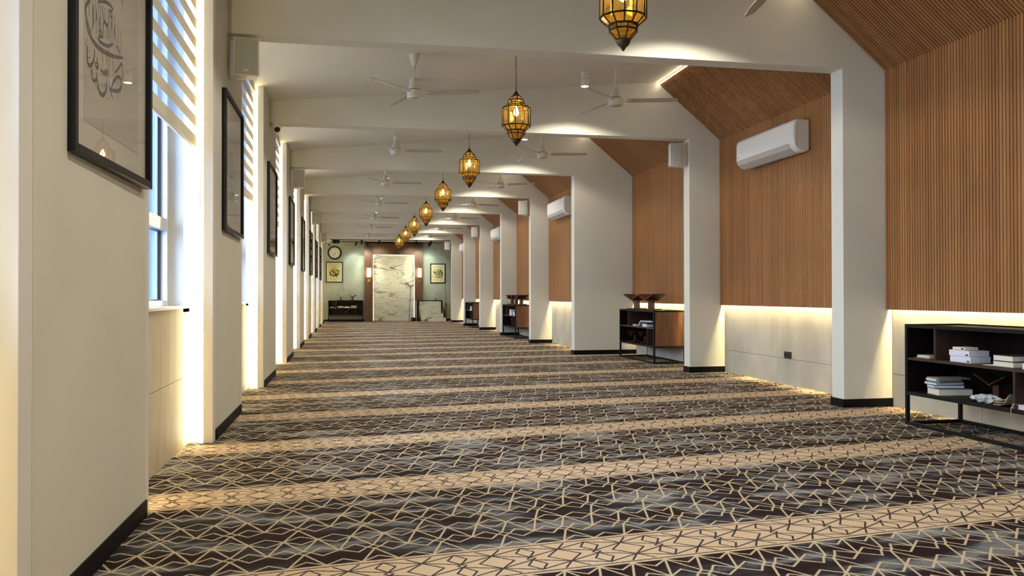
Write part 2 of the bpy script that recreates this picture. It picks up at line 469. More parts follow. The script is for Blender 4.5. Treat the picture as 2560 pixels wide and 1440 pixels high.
ART_TALL= [(0.022, [(4.186, 2.649), (4.217, 2.602), (4.301, 2.577), (4.411, 2.573), (4.552, 2.59), (4.676, 2.612), (4.799, 2.643)]), (0.02, [(4.247, 2.762), (4.191, 2.727), (4.175, 2.69), (4.196, 2.653), (4.263, 2.607)]), (0.012, [(4.3, 2.758), (4.289, 2.716), (4.3, 2.68), (4.275, 2.627)]), (0.016, [(4.362, 2.618), (4.411, 2.607), (4.539, 2.628), (4.62, 2.666)]), (0.012, [(4.399, 2.676), (4.377, 2.639), (4.434, 2.637), (4.422, 2.667), (4.399, 2.676)]), (0.018, [(4.207, 2.533), (4.202, 2.477), (4.218, 2.444), (4.264, 2.453), (4.308, 2.495), (4.312, 2.548)]), (0.01, [(4.218, 2.479), (4.249, 2.489)]), (0.01, [(4.228, 2.513), (4.238, 2.52)]), (0.02, [(4.35, 2.414), (4.373, 2.368), (4.418, 2.349), (4.477, 2.365), (4.51, 2.415), (4.505, 2.448)]), (0.014, [(4.264, 2.437), (4.277, 2.396), (4.313, 2.391), (4.35, 2.414), (4.35, 2.447)]), (0.012, [(4.323, 2.486), (4.328, 2.467), (4.367, 2.465), (4.372, 2.493), (4.323, 2.486)]), (0.012, [(4.541, 2.457), (4.565, 2.408), (4.615, 2.377)]), (0.02, [(4.572, 2.415), (4.652, 2.426), (4.742, 2.451), (4.773, 2.495), (4.741, 2.523), (4.677, 2.509), (4.626, 2.472), (4.582, 2.426)]), (0.012, [(4.432, 2.801), (4.451, 2.736), (4.503, 2.719), (4.538, 2.744), (4.533, 2.818)]), (0.01, [(4.474, 2.805), (4.484, 2.72)]), (0.01, [(4.421, 2.813), (4.525, 2.853)]), (0.01, [(4.574, 2.818), (4.58, 2.654)]), (0.01, [(4.603, 2.807), (4.615, 2.664)]), (0.01, [(4.643, 2.828), (4.655, 2.627)]), (0.01, [(4.695, 2.809), (4.707, 2.592)]), (0.01, [(4.747, 2.776), (4.77, 2.631)]), (0.009, [(4.503, 2.617), (4.514, 2.45)]), (0.009, [(4.542, 2.629), (4.553, 2.46)]), (0.009, [(4.605, 2.599), (4.616, 2.476)]), (0.009, [(4.434, 2.57), (4.446, 2.52)]), (0.014, [(4.646, 2.523), (4.715, 2.562), (4.78, 2.62), (4.792, 2.521)]), (0.016, [(4.412, 2.477), (4.435, 2.467), (4.505, 2.475), (4.54, 2.498), (4.493, 2.495), (4.463, 2.474)]), (0.012, [(4.349, 2.519), (4.363, 2.497), (4.35, 2.46)]), (0.01, [(4.27, 2.445), (4.285, 2.417)]), (0.009, [(4.324, 2.385), (4.351, 2.362)]), (0.009, [(4.703, 2.427), (4.714, 2.408)]), (0.009, [(4.525, 2.364), (4.537, 2.353)]), (0.008, [(4.209, 2.568), (4.181, 2.525)]), (0.01, [(4.332, 2.756), (4.348, 2.716), (4.326, 2.682)]), (0.01, [(4.41, 2.736), (4.388, 2.696), (4.399, 2.683)]), (0.012, [(4.675, 2.672), (4.727, 2.662), (4.74, 2.637)]), (0.01, [(4.377, 2.623), (4.411, 2.643)]), (0.01, [(4.435, 2.416), (4.44, 2.397)]), (0.01, [(4.477, 2.426), (4.482, 2.404)]), (0.009, [(4.672, 2.49), (4.69, 2.477)])]
ART_LEFT= [(0.05, [(-0.953, 2.569), (-0.964, 2.449), (-0.911, 2.355), (-0.827, 2.364), (-0.786, 2.45)]), (0.05, [(-0.802, 2.309), (-0.727, 2.339), (-0.66, 2.424), (-0.685, 2.501), (-0.727, 2.475)]), (0.04, [(-0.727, 2.604), (-0.66, 2.583), (-0.585, 2.613), (-0.501, 2.57), (-0.526, 2.51), (-0.627, 2.442), (-0.71, 2.433)]), (0.05, [(-0.652, 2.365), (-0.577, 2.416), (-0.496, 2.403)]), (0.045, [(-0.702, 2.433), (-0.635, 2.305), (-0.585, 2.293)]), (0.035, [(-0.836, 2.484), (-0.777, 2.569), (-0.741, 2.527), (-0.819, 2.39)]), (0.035, [(-0.886, 2.671), (-0.864, 2.56), (-0.797, 2.595), (-0.781, 2.715)]), (0.03, [(-0.744, 2.757), (-0.734, 2.621)]), (0.03, [(-0.931, 2.611), (-0.894, 2.552)]), (0.03, [(-0.669, 2.672), (-0.593, 2.652)]), (0.025, [(-0.677, 2.741), (-0.644, 2.758)]), (0.025, [(-0.71, 2.809), (-0.702, 2.766)]), (0.03, [(-0.911, 2.483), (-0.861, 2.449)]), (0.03, [(-0.56, 2.673), (-0.513, 2.622)])]
ART_RIGHT= [(0.05, [(4.347, 2.578), (4.441, 2.474), (4.565, 2.37)]), (0.04, [(4.451, 2.332), (4.536, 2.266), (4.65, 2.266), (4.692, 2.361), (4.654, 2.531), (4.685, 2.626)]), (0.04, [(4.597, 2.693), (4.612, 2.55), (4.589, 2.408), (4.627, 2.342)]), (0.05, [(4.688, 2.664), (4.755, 2.579), (4.76, 2.399)]), (0.04, [(4.803, 2.58), (4.818, 2.399), (4.764, 2.276), (4.698, 2.257)]), (0.03, [(4.46, 2.508), (4.517, 2.55), (4.574, 2.508)]), (0.03, [(4.394, 2.616), (4.413, 2.55)]), (0.03, [(4.476, 2.682), (4.479, 2.569)]), (0.03, [(4.536, 2.626), (4.555, 2.55)]), (0.03, [(4.356, 2.341), (4.375, 2.379)]), (0.03, [(4.403, 2.294), (4.432, 2.303)])]

# ================================================================== THE SETTING
struct(MB().box(-1.9, YBACK, -0.1, 6.9, 43.6, 0).build('floor', CARPET))

# portals: one white frame each
for k in range(K0, K1 + 1):
    y0, y1 = FY(k), FY(k) + HT
    xi, xo, xs = xin(k), xconc(k) if k != 2 else xconc(1), xslat(k) if k != 2 else 6.34
    if k >= 2: xo, xs = (6.43, 6.34) if k == 2 else (5.575, 5.485)
    rx, rz = (5.2, zc(5.2)) if k <= 2 else (4.417, zc(4.417))
    pts = [(XL - .2, HB), (xi, HB), (xi, 0), (xo, 0), (xo, 1.3), (xo, HB + .03), (xs, HB + .03), (rx, rz + .03), (XL - .2, zc(XL - .2) + .03)]
    # the corner between wall and haunch, simplified to a clean outline
    pts = [(XL - .2, HB), (xi, HB), (xi, 0), (xo, 0), (xo, HB - .02), (rx + .02, rz + .06), (XL - .2, zc(XL - .2) + .03)]
    b = MB().prism(pts, 1, y0, y1)
    o = struct(b.build('portal_frame', PAINT, bevel=.004))
    sk = MB().box(xi - .012, y0 - .012, 0, xo, y0, .1).box(xi - .012, y0, 0, xi, y1 + .012, .1).box(xi - .012, y1, 0, xo, y1 + .012, .1)
    struct(sk.build('baseboard_right', SKIRT))

# end bulkhead behind the camera
struct(MB().box(-1.9, YBACK - .1, -.1, 6.9, YBACK, 5.4).build('wall_rear', PAINT))

BAYS = list(range(K0, K1 + 1))          # bay k: from portal k to portal k+1 (bay 7 runs to the green wall)
def bay_y(k): return FY(k) + HT, (FY(k + 1) if k < K1 else YEND)
for k in [K0 - 1] + BAYS:
    ya, yb = bay_y(k) if k >= K0 else (YBACK, FY(K0))
    xs, xc = xslat(k), xconc(k)
    rx, rz = ridge(k)
    if k == K1:
        struct(MB().box(-1.9, ya, HB + .02, 5.7, yb, HB + .12).build('ceiling', CEIL))
    else:
        # white sloping ceiling
        struct(MB().prism([(-1.8, zc(-1.8)), (rx + .25, zc(rx + .25)), (rx + .25, zc(rx + .25) + .1), (-1.8, zc(-1.8) + .1)], 1, ya, yb).box(rx + .2, ya - .2, 5.06, xc + .16, yb + .2, 5.14).build('ceiling', CEIL))
        # light strip tucked behind the top edge of the slats
        struct(MB().prism([(rx + .03, rz - .035), (rx + .06, rz - .035), (rx + .06, rz + .002), (rx + .03, rz + .002)], 1, ya, yb).build('trim_1', LEDR))
    top = HB + .06 if k < K1 else HB + .02
    # concrete lower wall: separate panels with open joints
    base = MB().box(xc + .02, ya - .2, 0, xc + .15, yb + .2, 5.2).build('wall_right', CONC)
    struct(base)
    n_ = 3
    L = (yb - ya) / n_
    off = (0.37 if k == 0 else 0.0)
    cuts = [ya] + [ya + L * (i + 1) - off for i in range(n_ - 1)] + [yb]
    for i in range(n_):
        for z0, z1 in ((0.0, .385), (.39, 1.283)):
            MB().box(xc, cuts[i] + .002, z0, xc + .02, cuts[i + 1] - .002, z1).build('panel', CONC, base, bevel=.0015)
    # backing board of the slatted cladding, the lower strip light
    struct(MB().box(xs + .022, ya, 1.165, xs + .04, yb, HB + .02).build('trim_2', SLATB))
    struct(MB().box(xs + .045, ya + .01, 1.27, xs + .078, yb - .01, 1.282).build('trim_3', LEDW))
    struct(MB().box(xs + .04, ya, 1.285, xc + .02, yb, 1.30).build('trim_4', SLATB))
    # slats
    n_s = int((yb - ya) / .0445)
    sw = .0445
    sl_v = Vector((rx - xs, 0, rz - HB)).normalized()
    nrm = Vector((-sl_v.z, 0, sl_v.x))      # towards the room (down-left)
    if nrm.x > 0: nrm = -nrm
    Ls = (Vector((rx, 0, rz)) - Vector((xs, 0, HB))).length - .02
    def wall_slat(b, y): return b.box(xs, y + .005, 1.165, xs + .022, y + sw - .005, HB)
    def slope_slat(b, y):
        o_ = Vector((xs, 0, HB)); e_ = o_ + sl_v * Ls
        b_ = -nrm * .022
        P = [(o_.x, o_.z), (e_.x, e_.z), (e_.x + b_.x, e_.z + b_.z), (o_.x + b_.x + .0, o_.z + b_.z + .015)]
        return b.prism(P, 1, y + .0068, y + sw - .0068)
    wall = empty('wall_right_cladding', (xs, ya, 1.165)); struct(wall)
    if k < K1:
        o_ = Vector((xs + .022, 0, HB)); e_ = Vector((rx + .03, 0, rz - .0))
        bk = MB().prism([(xs + .023, HB), (e_.x, e_.z - .02), (e_.x + .02, e_.z), (xs + .05, HB + .03)], 1, ya, yb)
        slope = empty('ceiling_slope_cladding', (rx, ya, rz)); struct(slope)
        ob = bk.build('backing', SLATB, slope); ob.matrix_parent_inverse = Matrix.Translation((-rx, -ya, -rz))
    y0_ = ya + ((yb - ya) - n_s * sw) / 2
    if k in (-1, 0, 1) and k != -1 or k == -1:
        pass
    if k in (0, 1):
        w0 = wall_slat(MB(), 0.0).build('slat', SLAT, wall); w0.location = (-xs, y0_ - ya, -1.165)
        s0 = slope_slat(MB(), 0.0).build('slat', SLAT, slope); s0.location = (-rx, y0_ - ya, -rz)
        for i in range(1, n_s):
            for o0 in (w0, s0):
                c = o0.copy(); COL.objects.link(c); c.location.y = o0.location.y + i * sw
    elif k == -1:
        # only the slats near the picture's edge can be seen one by one
        first = int((6.4 - y0_) / sw)
        w0 = wall_slat(MB(), 0.0).build('slat', SLAT, wall); w0.location = (-xs, y0_ - ya + first * sw, -1.165)
        s0 = slope_slat(MB(), 0.0).build('slat', SLAT, slope); s0.location = (-rx, y0_ - ya + first * sw, -rz)
        for i in range(first + 1, n_s):
            for o0 in (w0, s0):
                c = o0.copy(); COL.objects.link(c); c.location.y = o0.location.y + (i - first) * sw
        bw, bs = MB(), MB()
        for i in range(first): wall_slat(bw, y0_ + i * sw); slope_slat(bs, y0_ + i * sw)
        q = bw.build('slats', SLAT, wall); q.location = (-xs, -ya, -1.165); q['kind'] = 'stuff'
        q = bs.build('slats', SLAT, slope); q.location = (-rx, -ya, -rz); q['kind'] = 'stuff'
    else:
        bw, bs = MB(), MB()
        for i in range(n_s):
            wall_slat(bw, y0_ + i * sw)
            if k < K1: slope_slat(bs, y0_ + i * sw)
        q = bw.build('slats', SLAT, wall); q.location = (-xs, -ya, -1.165); q['kind'] = 'stuff'
        if k < K1:
            q = bs.build('slats', SLAT, slope); q.location = (-rx, -ya, -rz); q['kind'] = 'stuff'

# ---- left side: piers, window bays
def pier_y(k): return FY(k) - .79, FY(k) + 1.057
for k in range(K0, K1 + 1):
    a, b_ = pier_y(k)
    far = b_ + .08
    if k == K1: far = b_ + .08
    struct(MB().box(-1.5, a - .08, 0, -1.31, far - .05, 4.42).build('wall_left_pier', PAINT))
    struct(MB().box(-1.31, a, 0, XL, b_, 4.40).build('wall_left_pier_face', PAINT))
    struct(MB().box(-1.308, a - .14, 0, XL, a - .001, 4.40).box(-1.308, b_ + .001, 0, XL, far, 4.40).build('trim_5', TRIMW, bevel=.003))
    struct(MB().box(XL, a + .005, 0, XL + .012, b_ - .005, .1).build('baseboard_left', SKIRT))
    struct(MB().box(-1.338, a - .125, .02, -1.309, a - .085, 4.34).build('trim_6', LEDP))
    struct(MB().box(-1.338, far - .045, .02, -1.309, far - .01, 4.34).build('trim_7', LEDP))

WZ0, WZ1 = 1.255, 4.22
def seg_left(k):
    a = pier_y(k)[1] + .03 if k >= K0 else YBACK
    b_ = pier_y(k + 1)[0] - .08 if k < K1 else YEND
    return a, b_
for wi, k in enumerate([K0 - 1] + BAYS):
    a, b_ = seg_left(k)
    o0, o1 = (b_ - 2.25, b_ - .28)                     # opening
    if k == K1: o0 = o1 = None
    wl_ = MB()
    if o0 is None or k == K0 - 1:
        wl_.box(-1.67, a, 0, -1.44, b_, 4.5)
        struct(wl_.build('wall_left', PAINT)); continue
    wl_.box(-1.67, a, WZ1, -1.44, b_, 4.5).box(-1.67, a - .3, 1.20, -1.44, o0, WZ1).box(-1.67, o1, 1.20, -1.44, b_ + .3, WZ1)
    wl_.box(-1.67, a - .3, 0, -1.455, b_ + .3, 1.20).box(-1.67, o0, 1.20, -1.455, o1, 1.235)
    wall = struct(wl_.build('wall_left', PAINT))
    # stone slabs below the sill
    mid_ = (a + b_) / 2
    for (p0, p1) in ((a, mid_ - .0), (mid_, b_ + .05)):
        for z0, z1 in ((0, .62), (.624, 1.235)):
            MB().box(-1.455, p0 + .0015, z0, -1.44, p1 - .0015, z1).build('panel', TRAV, wall, bevel=.001)
    win = struct(empty('window_%d' % wi, (-1.62, (o0 + o1) / 2, WZ0)))
    inv = Matrix.Translation((1.62, -(o0 + o1) / 2, -WZ0))
    def W(b, nm, mt, par=win, **kw):
        q = b.build(nm, mt, par, **kw)
        q.matrix_parent_inverse = inv if par is win else Matrix.Identity(4)
        return q
    W(MB().box(-1.66, o0 - .0, 1.235, -1.40, o1 + .03, 1.257), 'sill', UPVC, bevel=.002)
    fr = MB()
    fr.box(-1.665, o0, WZ0, -1.56, o0 + .06, WZ1).box(-1.665, o1 - .06, WZ0, -1.56, o1, WZ1)
    fr.box(-1.665, o0 + .06, WZ0, -1.56, o1 - .06, WZ0 + .05).box(-1.665, o0 + .06, WZ1 - .06, -1.56, o1 - .06, WZ1)
    W(fr, 'window_frame', UPVC, bevel=.004)
    W(MB().box(-1.67, o0 + .06, 1.915, -1.57, o1 - .06, 2.02), 'transom', UPVC, bevel=.004)
    ym = (o0 + o1) / 2
    W(MB().box(-1.665, ym - .04, WZ0 + .05, -1.575, ym + .04, 1.915).box(-1.665, ym - .04, 2.02, -1.575, ym + .04, WZ1 - .06), 'mullion', UPVC, bevel=.004)
    for (p0, p1) in ((o0 + .06, ym - .04), (ym + .04, o1 - .06)):
        for z0, z1 in ((WZ0 + .05, 1.915), (2.02, WZ1 - .06)):
            W(MB().box(-1.632, p0 + .012, z0 + .012, -1.626, p1 - .012, z1 - .012), 'pane', CLEAR)
            g_ = MB().box(-1.64, p0, z0, -1.615, p0 + .012, z1).box(-1.64, p1 - .012, z0, -1.615, p1, z1)
            g_.box(-1.64, p0 + .012, z0, -1.615, p1 - .012, z0 + .012).box(-1.64, p0 + .012, z1 - .012, -1.615, p1 - .012, z1)
            W(g_, 'gasket', SOCK)
    # daylight portal in the opening (no light of its own)
    ld = bpy.data.lights.new('window_portal', 'AREA'); ld.shape = 'RECTANGLE'; ld.size = WZ1 - WZ0; ld.size_y = o1 - o0
    ld.cycles.is_portal = True
    lo = bpy.data.objects.new('window_portal', ld); COL.objects.link(lo)
    lo.location = (-1.69, (o0 + o1) / 2, (WZ0 + WZ1) / 2); lo.rotation_euler = (0, -PI / 2, 0)

# ---- the green end wall behind the niche, built from its panels
gw = struct(MB().box(-1.9, YEND + .02, 0, 6.9, YEND + .2, 5).build('wall_end', GREEN))
for x0, x1, cols in ((-1.44, .774, (-.279,)), (3.765, 5.575, (4.436,))):
    xs_ = [x0] + list(cols) + [x1]
    for a, b_ in zip(xs_, xs_[1:]):
        for z0, z1 in ((0, 1.215), (1.222, 3.40), (3.407, HB + .02)):
            MB().box(a + .004, YEND, z0, b_ - .004, YEND + .02, z1).build('panel', GREEN, gw, bevel=.002)
struct(MB().box(-1.44, YEND - .012, 0, .774, YEND, .1).box(3.765, YEND - .012, 0, 5.57, YEND, .1).build('baseboard_end', SKIRT))
struct(MB().box(-1.44, pier_y(K1)[1] + .08, 0, -1.428, YEND, .1).build('baseboard_left', SKIRT))
# walnut surround of the niche
niche = struct(empty('wall_niche_surround', (2.275, YEND, 0)))
ninv = Matrix.Translation((-2.275, -YEND, 0))
def N(b, nm, mt, **kw):
    q = b.build(nm, mt, niche, **kw); q.matrix_parent_inverse = ninv; return q
for x0, x1 in ((.774, 1.203), (3.348, 3.765)):
    N(MB().box(x0, YEND - .30, 0, x1, YEND, HB - .03), 'panel', PILW, bevel=.004)
N(MB().box(1.205, YEND - .27, 3.442, 3.346, YEND, HB - .03), 'panel', PILW, bevel=.004)
N(MB().box(.76, YEND - .32, HB - .03, 3.78, YEND, HB + .02), 'cornice', DWOOD)
N(MB().box(1.232, YEND - .06, 0, 3.318, YEND - .035, 3.415), 'marble_slab', MARBLE, bevel=.002)
N(MB().box(1.203, YEND - .03, 0, 3.348, YEND, 3.442), 'back_board', PAINT)
N(MB().box(1.206, YEND - .10, .02, 1.212, YEND - .04, 3.43).box(3.339, YEND - .10, .02, 3.345, YEND - .04, 3.43).box(1.22, YEND - .10, 3.43, 3.33, YEND - .04, 3.438), 'light_strip', LEDM)

# ================================================================== THE THINGS
BW = ['in the nearest bay', 'in the second bay', 'in the third bay', 'in the fourth bay', 'in the fifth bay', 'in the sixth bay', 'in the seventh bay', 'in the farthest bay']
# ---- lanterns
def facet_band(r0, z0, r1, z1, nf, rot, name, glassm, parent, gap=.10):
    """panes of one tier; the leading between them goes to the frame mesh"""
    panes = []
    for i in range(nf):
        a0, a1 = rot + 2 * PI * i / nf, rot + 2 * PI * (i + 1) / nf
        P = [Vector((r_ * math.cos(a), r_ * math.sin(a), z)) for r_, z, a in ((r0, z0, a0), (r0, z0, a1), (r1, z1, a1), (r1, z1, a0))]
        panes.append(P)
        b = MB()
        nn = (P[1] - P[0]).cross(P[3] - P[0]).normalized() * .0015
        b.add([p - nn for p in P] + [p + nn for p in P], [(0, 3, 2, 1), (4, 5, 6, 7), (0, 1, 5, 4), (1, 2, 6, 5), (2, 3, 7, 6), (3, 0, 4, 7)])
        b.build(name, glassm, parent)
    return panes
def make_lantern():
    t = empty('lantern', (0, 0, 0))
    lead = MB()
    def tier(r0, z0, r1, z1, nf, rot, gm):
        for P in facet_band(r0, z0, r1, z1, nf, rot, 'glass_pane', gm, t):
            lead.bar(P[0], P[1], .016); lead.bar(P[3], P[2], .016); lead.bar(P[0], P[3], .015)
    r12 = PI / 12
    tier(.058, -.086, .108, -.144, 8, 0, AMBER)
    tier(.108, -.144, .116, -.187, 8, 0, AMBER)
    tier(.116, -.187, .127, -.210, 12, r12, AMBER)
    tier(.127, -.210, .194, -.252, 12, r12, AMBER_D)
    tier(.194, -.252, .196, -.500, 12, r12, AMBER)
    tier(.196, -.500, .128, -.562, 12, r12, AMBER_D)
    tier(.122, -.564, .122, -.606, 8, 0, AMBER)
    tier(.122, -.606, .060, -.682, 8, 0, AMBER_D)
    lead.build('leading', BRASS, t)
    b = MB().lathe([(.004, 0), (.016, -.02), (.045, -.066), (.062, -.082), (.058, -.090)], 16)
    smooth_by_angle(b.build('cap', BRASS, t))
    b = MB().lathe([(.060, -.680), (.064, -.695), (.052, -.72), (.022, -.750), (.012, -.768), (.006, -.775)], 12)
    smooth_by_angle(b.build('finial', BRASS, t))
    fil = MB()
    for i in range(6):
        a = PI / 6 + i * PI / 3
        for z in (-.465, -.285):
            for dx in (-.022, .022, 0):
                c = Vector((.186 * math.cos(a), .186 * math.sin(a), z + (.018 if dx == 0 else 0) * (1 if z < -.4 else -1)))
                tn = Vector((-math.sin(a), math.cos(a), 0))
                c = c + tn * dx
                ring = [c + tn * (.014 * math.cos(q * PI / 4)) + Vector((0, 0, .014 * math.sin(q * PI / 4))) for q in range(9)]
                fil.tube(ring, .004, 0, 3)
    fil.build('filigree', BRASS, t)['kind'] = 'stuff'
    b = MB()
    pts = [(0, .028 * math.cos(q * PI / 6), .024 + .028 * math.sin(q * PI / 6)) for q in range(13)]
    b.tube(pts, .007, 0, 5)
    b.build('hanging_ring', BRASS, t)
    ch = MB()
    z = .052; i = 0
    while z < .50:
        pl = i % 2
        L_, W_ = .036, .013
        pts = []
        for q in range(9):
            a = q * PI / 4
            x_, z_ = W_ * math.cos(a) * .8, L_ / 2 * math.sin(a)
            pts.append(((x_, 0, z + L_ / 2 + z_) if pl else (0, x_, z + L_ / 2 + z_)))
        ch.tube(pts, .005, 0, 4)
        z += .027; i += 1
    chn = ch.build('chain', BRASS, t)
    MB().lathe([(.045, .535), (.05, .50), (.02, .49)], 12).build('ceiling_rose', BRASS, t)
    MB().lathe([(.008, -.22), (.015, -.24), (.032, -.29), (.036, -.315), (.026, -.345), (.006, -.36)], 12).build('bulb', BULB, t, smooth=True)
    MB().lathe([(.016, -.09), (.016, -.22)], 8).build('bulb_holder', BRASS, t)
    MB().lathe([(.05, -.60), (.05, -.606)], 12).build('inner_plate', BRASS, t)
    return t
LX = 2.262
lan0 = make_lantern()
lanterns = []
for k in range(-1, K1):
    lo = lan0 if k == -1 else copy_tree(lan0)
    y = 11.118 + ST * k
    lo.location = (LX, y, 4.175)
    lanterns.append(lo)
    light('lantern_light', 'POINT', (LX, y, 3.86), LANTERN_W, (1.0, .68, .32), shadow_soft_size=.04)
ln_lab = ['amber glass lantern cut off by the top edge of the photo',
          'large amber glass lantern with its whole chain in view, second from the camera',
          'amber glass lantern hanging third from the camera, beside the second pair of fans',
          'amber glass lantern hanging fourth from the camera',
          'amber glass lantern hanging fifth from the camera',
          'amber glass lantern hanging sixth from the camera',
          'small far amber glass lantern, last but one of the row',
          'smallest amber glass lantern, last of the row, before the wooden lintel']
for o, lb in zip(lanterns, ln_lab): tag(o, lb, 'lantern', 'amber glass lanterns in a row down the hall')

# ---- ceiling fans
def make_fan(rod):
    t = empty('ceiling_fan', (0, 0, 0))
    MB().lathe([(.075, rod + .40), (.07, rod + .38), (.03, rod + .25), (.022, rod + .235)], 20).build('canopy', FANW, t, smooth=True)
    MB().lathe([(.012, .22), (.012, rod + .25)], 8).build('downrod', FANW, t, smooth=True)
    smooth_by_angle(MB().lathe([(.03, .25), (.045, .235), (.085, .125), (.09, .115)], 20).build('upper_cover', FANW, t))
    MB().lathe([(.07, .115), (.07, .105)], 20).build('gap_ring', SOCK, t)
    smooth_by_angle(MB().lathe([(.095, .105), (.10, .10), (.10, .01), (.09, 0), (.07, .002)], 24).build('motor_housing', FANW, t))
    MB().lathe([(.068, .002), (.06, -.004)], 24).build('bottom_disc', FANB, t, smooth=True)
    for i in range(3):
        a = i * 2 * PI / 3
        b = MB()
        # blade along +x, tapering, slightly pitched
        prof = [(.16, -.035, .05), (.30, -.055, .065), (.60, -.06, .062), (.82, -.05, .045), (.875, -.02, .02)]
        vs = []
        for (x_, y0, y1) in prof:
            z0 = .075 + .014; z1 = .075 - .014
            vs += [(x_, y0, z0), (x_, y1, z1), (x_, y1, z1 + .006), (x_, y0, z0 + .006)]
        fs = []
        for j in range(len(prof) - 1):
            o_ = j * 4
            for q in range(4): fs.append((o_ + q, o_ + (q + 1) % 4, o_ + 4 + (q + 1) % 4, o_ + 4 + q))
        fs.append((0, 1, 2, 3)); fs.append(tuple(len(vs) - 4 + q for q in (3, 2, 1, 0)))
        b.add(vs, fs)
        bl = b.build('blade', FANB, t); bl.rotation_euler = (0, 0, a)
        br = MB().box(.09, -.012, .068, .19, .012, .078).box(.16, -.03, .076, .22, .03, .084).build('blade_arm', FANW, bl)
    return t
fan_l, fan_r = make_fan(.20), make_fan(.44)
def fan_label(side, i):
    s_ = 'short-rod' if side == 'l' else 'long-rod'
    w_ = 'in the left row' if side == 'l' else 'in the right row'
    return 'white three-blade %s ceiling fan %s, %s' % (s_, w_, BW[i].replace('in the nearest bay', 'overhead, cut by the top edge') if i == 0 else BW[i])
ang_l = {-1: 20, 0: -12, 1: -4, 2: 0, 3: -6, 4: 8, 5: -8, 6: 10}
ang_r = {-1: 200, 0: -14, 1: -10, 2: -22, 3: 20, 4: 6, 5: 0, 6: 12}
for side, proto, x, ang in (('l', fan_l, .862, ang_l), ('r', fan_r, 3.71, ang_r)):
    for j, k in enumerate(range(-1, K1)):
        if side == 'l' and k == -1: continue
        first = (k == 0 if side == 'l' else k == -1)
        f = proto if first else copy_tree(proto)
        if side == 'l': f.location = (x, 11.12 + ST * k, 4.0)
        else: f.location = (x, 11.16 + ST * k, 4.026)
        f.rotation_euler = (0, 0, R(ang[k]))
        tag(f, fan_label(side, j), 'ceiling fan', 'white ceiling fans in the %s row' % ('left' if side == 'l' else 'right'))

# ---- cylinder spotlights on the ceiling
def make_spot():
    t = empty('ceiling_spotlight')
    smooth_by_angle(MB().lathe([(.062, 0), (.062, -.11), (.058, -.112)], 20).build('upper_body', FANW, t))
    MB().lathe([(.055, -.112), (.055, -.118)], 20).build('gap_ring', DGREY, t)
    smooth_by_angle(MB().lathe([(.02, -.119), (.062, -.118), (.065, -.23), (.058, -.23), (.055, -.205)], 20, cap=False).build('lamp_body', FANW, t))
    MB().lathe([(.052, -.215), (.045, -.219)], 20).build('lens', LENS, t, smooth=True)
    return t
sp0 = make_spot()
i_ = 0
for k in range(-2, K1):
    for x in (.95, 3.637):
        if k == -2: continue
        s_ = sp0 if i_ == 0 else copy_tree(sp0)
        i_ += 1
        y = 12.456 + ST * k
        s_.location = (x, y, zc(x))
        side = 'left' if x < 2 else 'right'
        tag(s_, 'white cylinder spotlight on the %s half of the ceiling, %s' % (side, BW[k + 1] if k < K1 - 1 else 'in the farthest bay'),
            'spotlight', 'white ceiling spotlights')
        light('spot_lamp', 'SPOT', (x, y, zc(x) - .235), SPOT_W, (1.0, .92, .74), spot_size=R(140), spot_blend=.25, shadow_soft_size=.05)
for x in (.95, 3.637):   # lamps of the bay over the camera's back
    light('spot_lamp', 'SPOT', (x, 12.456 - 2 * ST, zc(x) - .235), SPOT_W, (1.0, .92, .74), spot_size=R(140), spot_blend=.25, shadow_soft_size=.05)
    light('spot_lamp', 'SPOT', (x, 12.456 - 3 * ST, zc(x) - .235), SPOT_W, (1.0, .92, .74), spot_size=R(140), spot_blend=.25, shadow_soft_size=.05)

# ---- wall loudspeakers
def make_speaker():
    t = empty('wall_speaker')          # origin at the wall plate, speaker out along +x, front towards -y
    body = MB().prism([(-.13, -.10), (.13, -.10), (.10, .11), (-.10, .11)], 2, -.195, .195)
    bo = body.build('cabinet', SPKW, t, bevel=.012); bo.location = (.17, 0, 0); bo.rotation_euler = (0, 0, R(8))
    g_ = MB().prism([(-.112, -.108), (-.06, -.116), (.06, -.116), (.112, -.108), (.112, -.098), (-.112, -.098)], 2, -.178, .178).build('grille', SPKG, bo)
    MB().box(-.025, -.119, -.155, .025, -.112, -.140).build('badge', SPKW, bo)
    br = MB().box(0, -.03, -.17, .008, .03, .17).box(0, -.02, -.215, .17, .02, -.205).box(.155, -.02, -.215, .175, .02, -.19).box(0, -.02, -.215, .01, .02, -.15)
    br.box(0, -.02, .205, .17, .02, .215).box(.155, -.02, .19, .175, .02, .215).box(0, -.02, .15, .01, .02, .215)
    br.build('bracket', SPKW, t)
    return t
spk0 = make_speaker()
sl = {0: 'above the second tall picture', 2: 'above the fourth tall picture', 4: 'sixth pier along', 6: 'last one before the clock wall'}
n_sp = 0
for k in (0, 2, 4, 6):
    o = spk0 if n_sp == 0 else copy_tree(spk0); n_sp += 1
    o.location = (XL, FY(k) + .06, 3.81)
    tag(o, 'off-white loudspeaker on the left window piers, ' + sl[k], 'speaker', 'loudspeakers on the left piers')
sr = {1: 'on the second column, nearest of that side', 3: 'on the fourth portal, above the stocked shelf', 5: 'on the sixth portal', 7: 'on the last portal by the green wall'}
for k in (1, 3, 5, 7):
    o = copy_tree(spk0)
    o.location = (xin(k), FY(k) + .12, 3.775); o.scale = (1, 1, 1); o.rotation_euler = (0, 0, PI)
    tag(o, 'off-white loudspeaker on the right columns, ' + sr[k], 'speaker', 'loudspeakers on the right columns')
    # turned so that the grille looks back down the hall
    for c in o.children:
        if c.name.startswith('cabinet'):
            c.rotation_euler = (0, 0, R(172)); c.location = (.20, 0, 0)

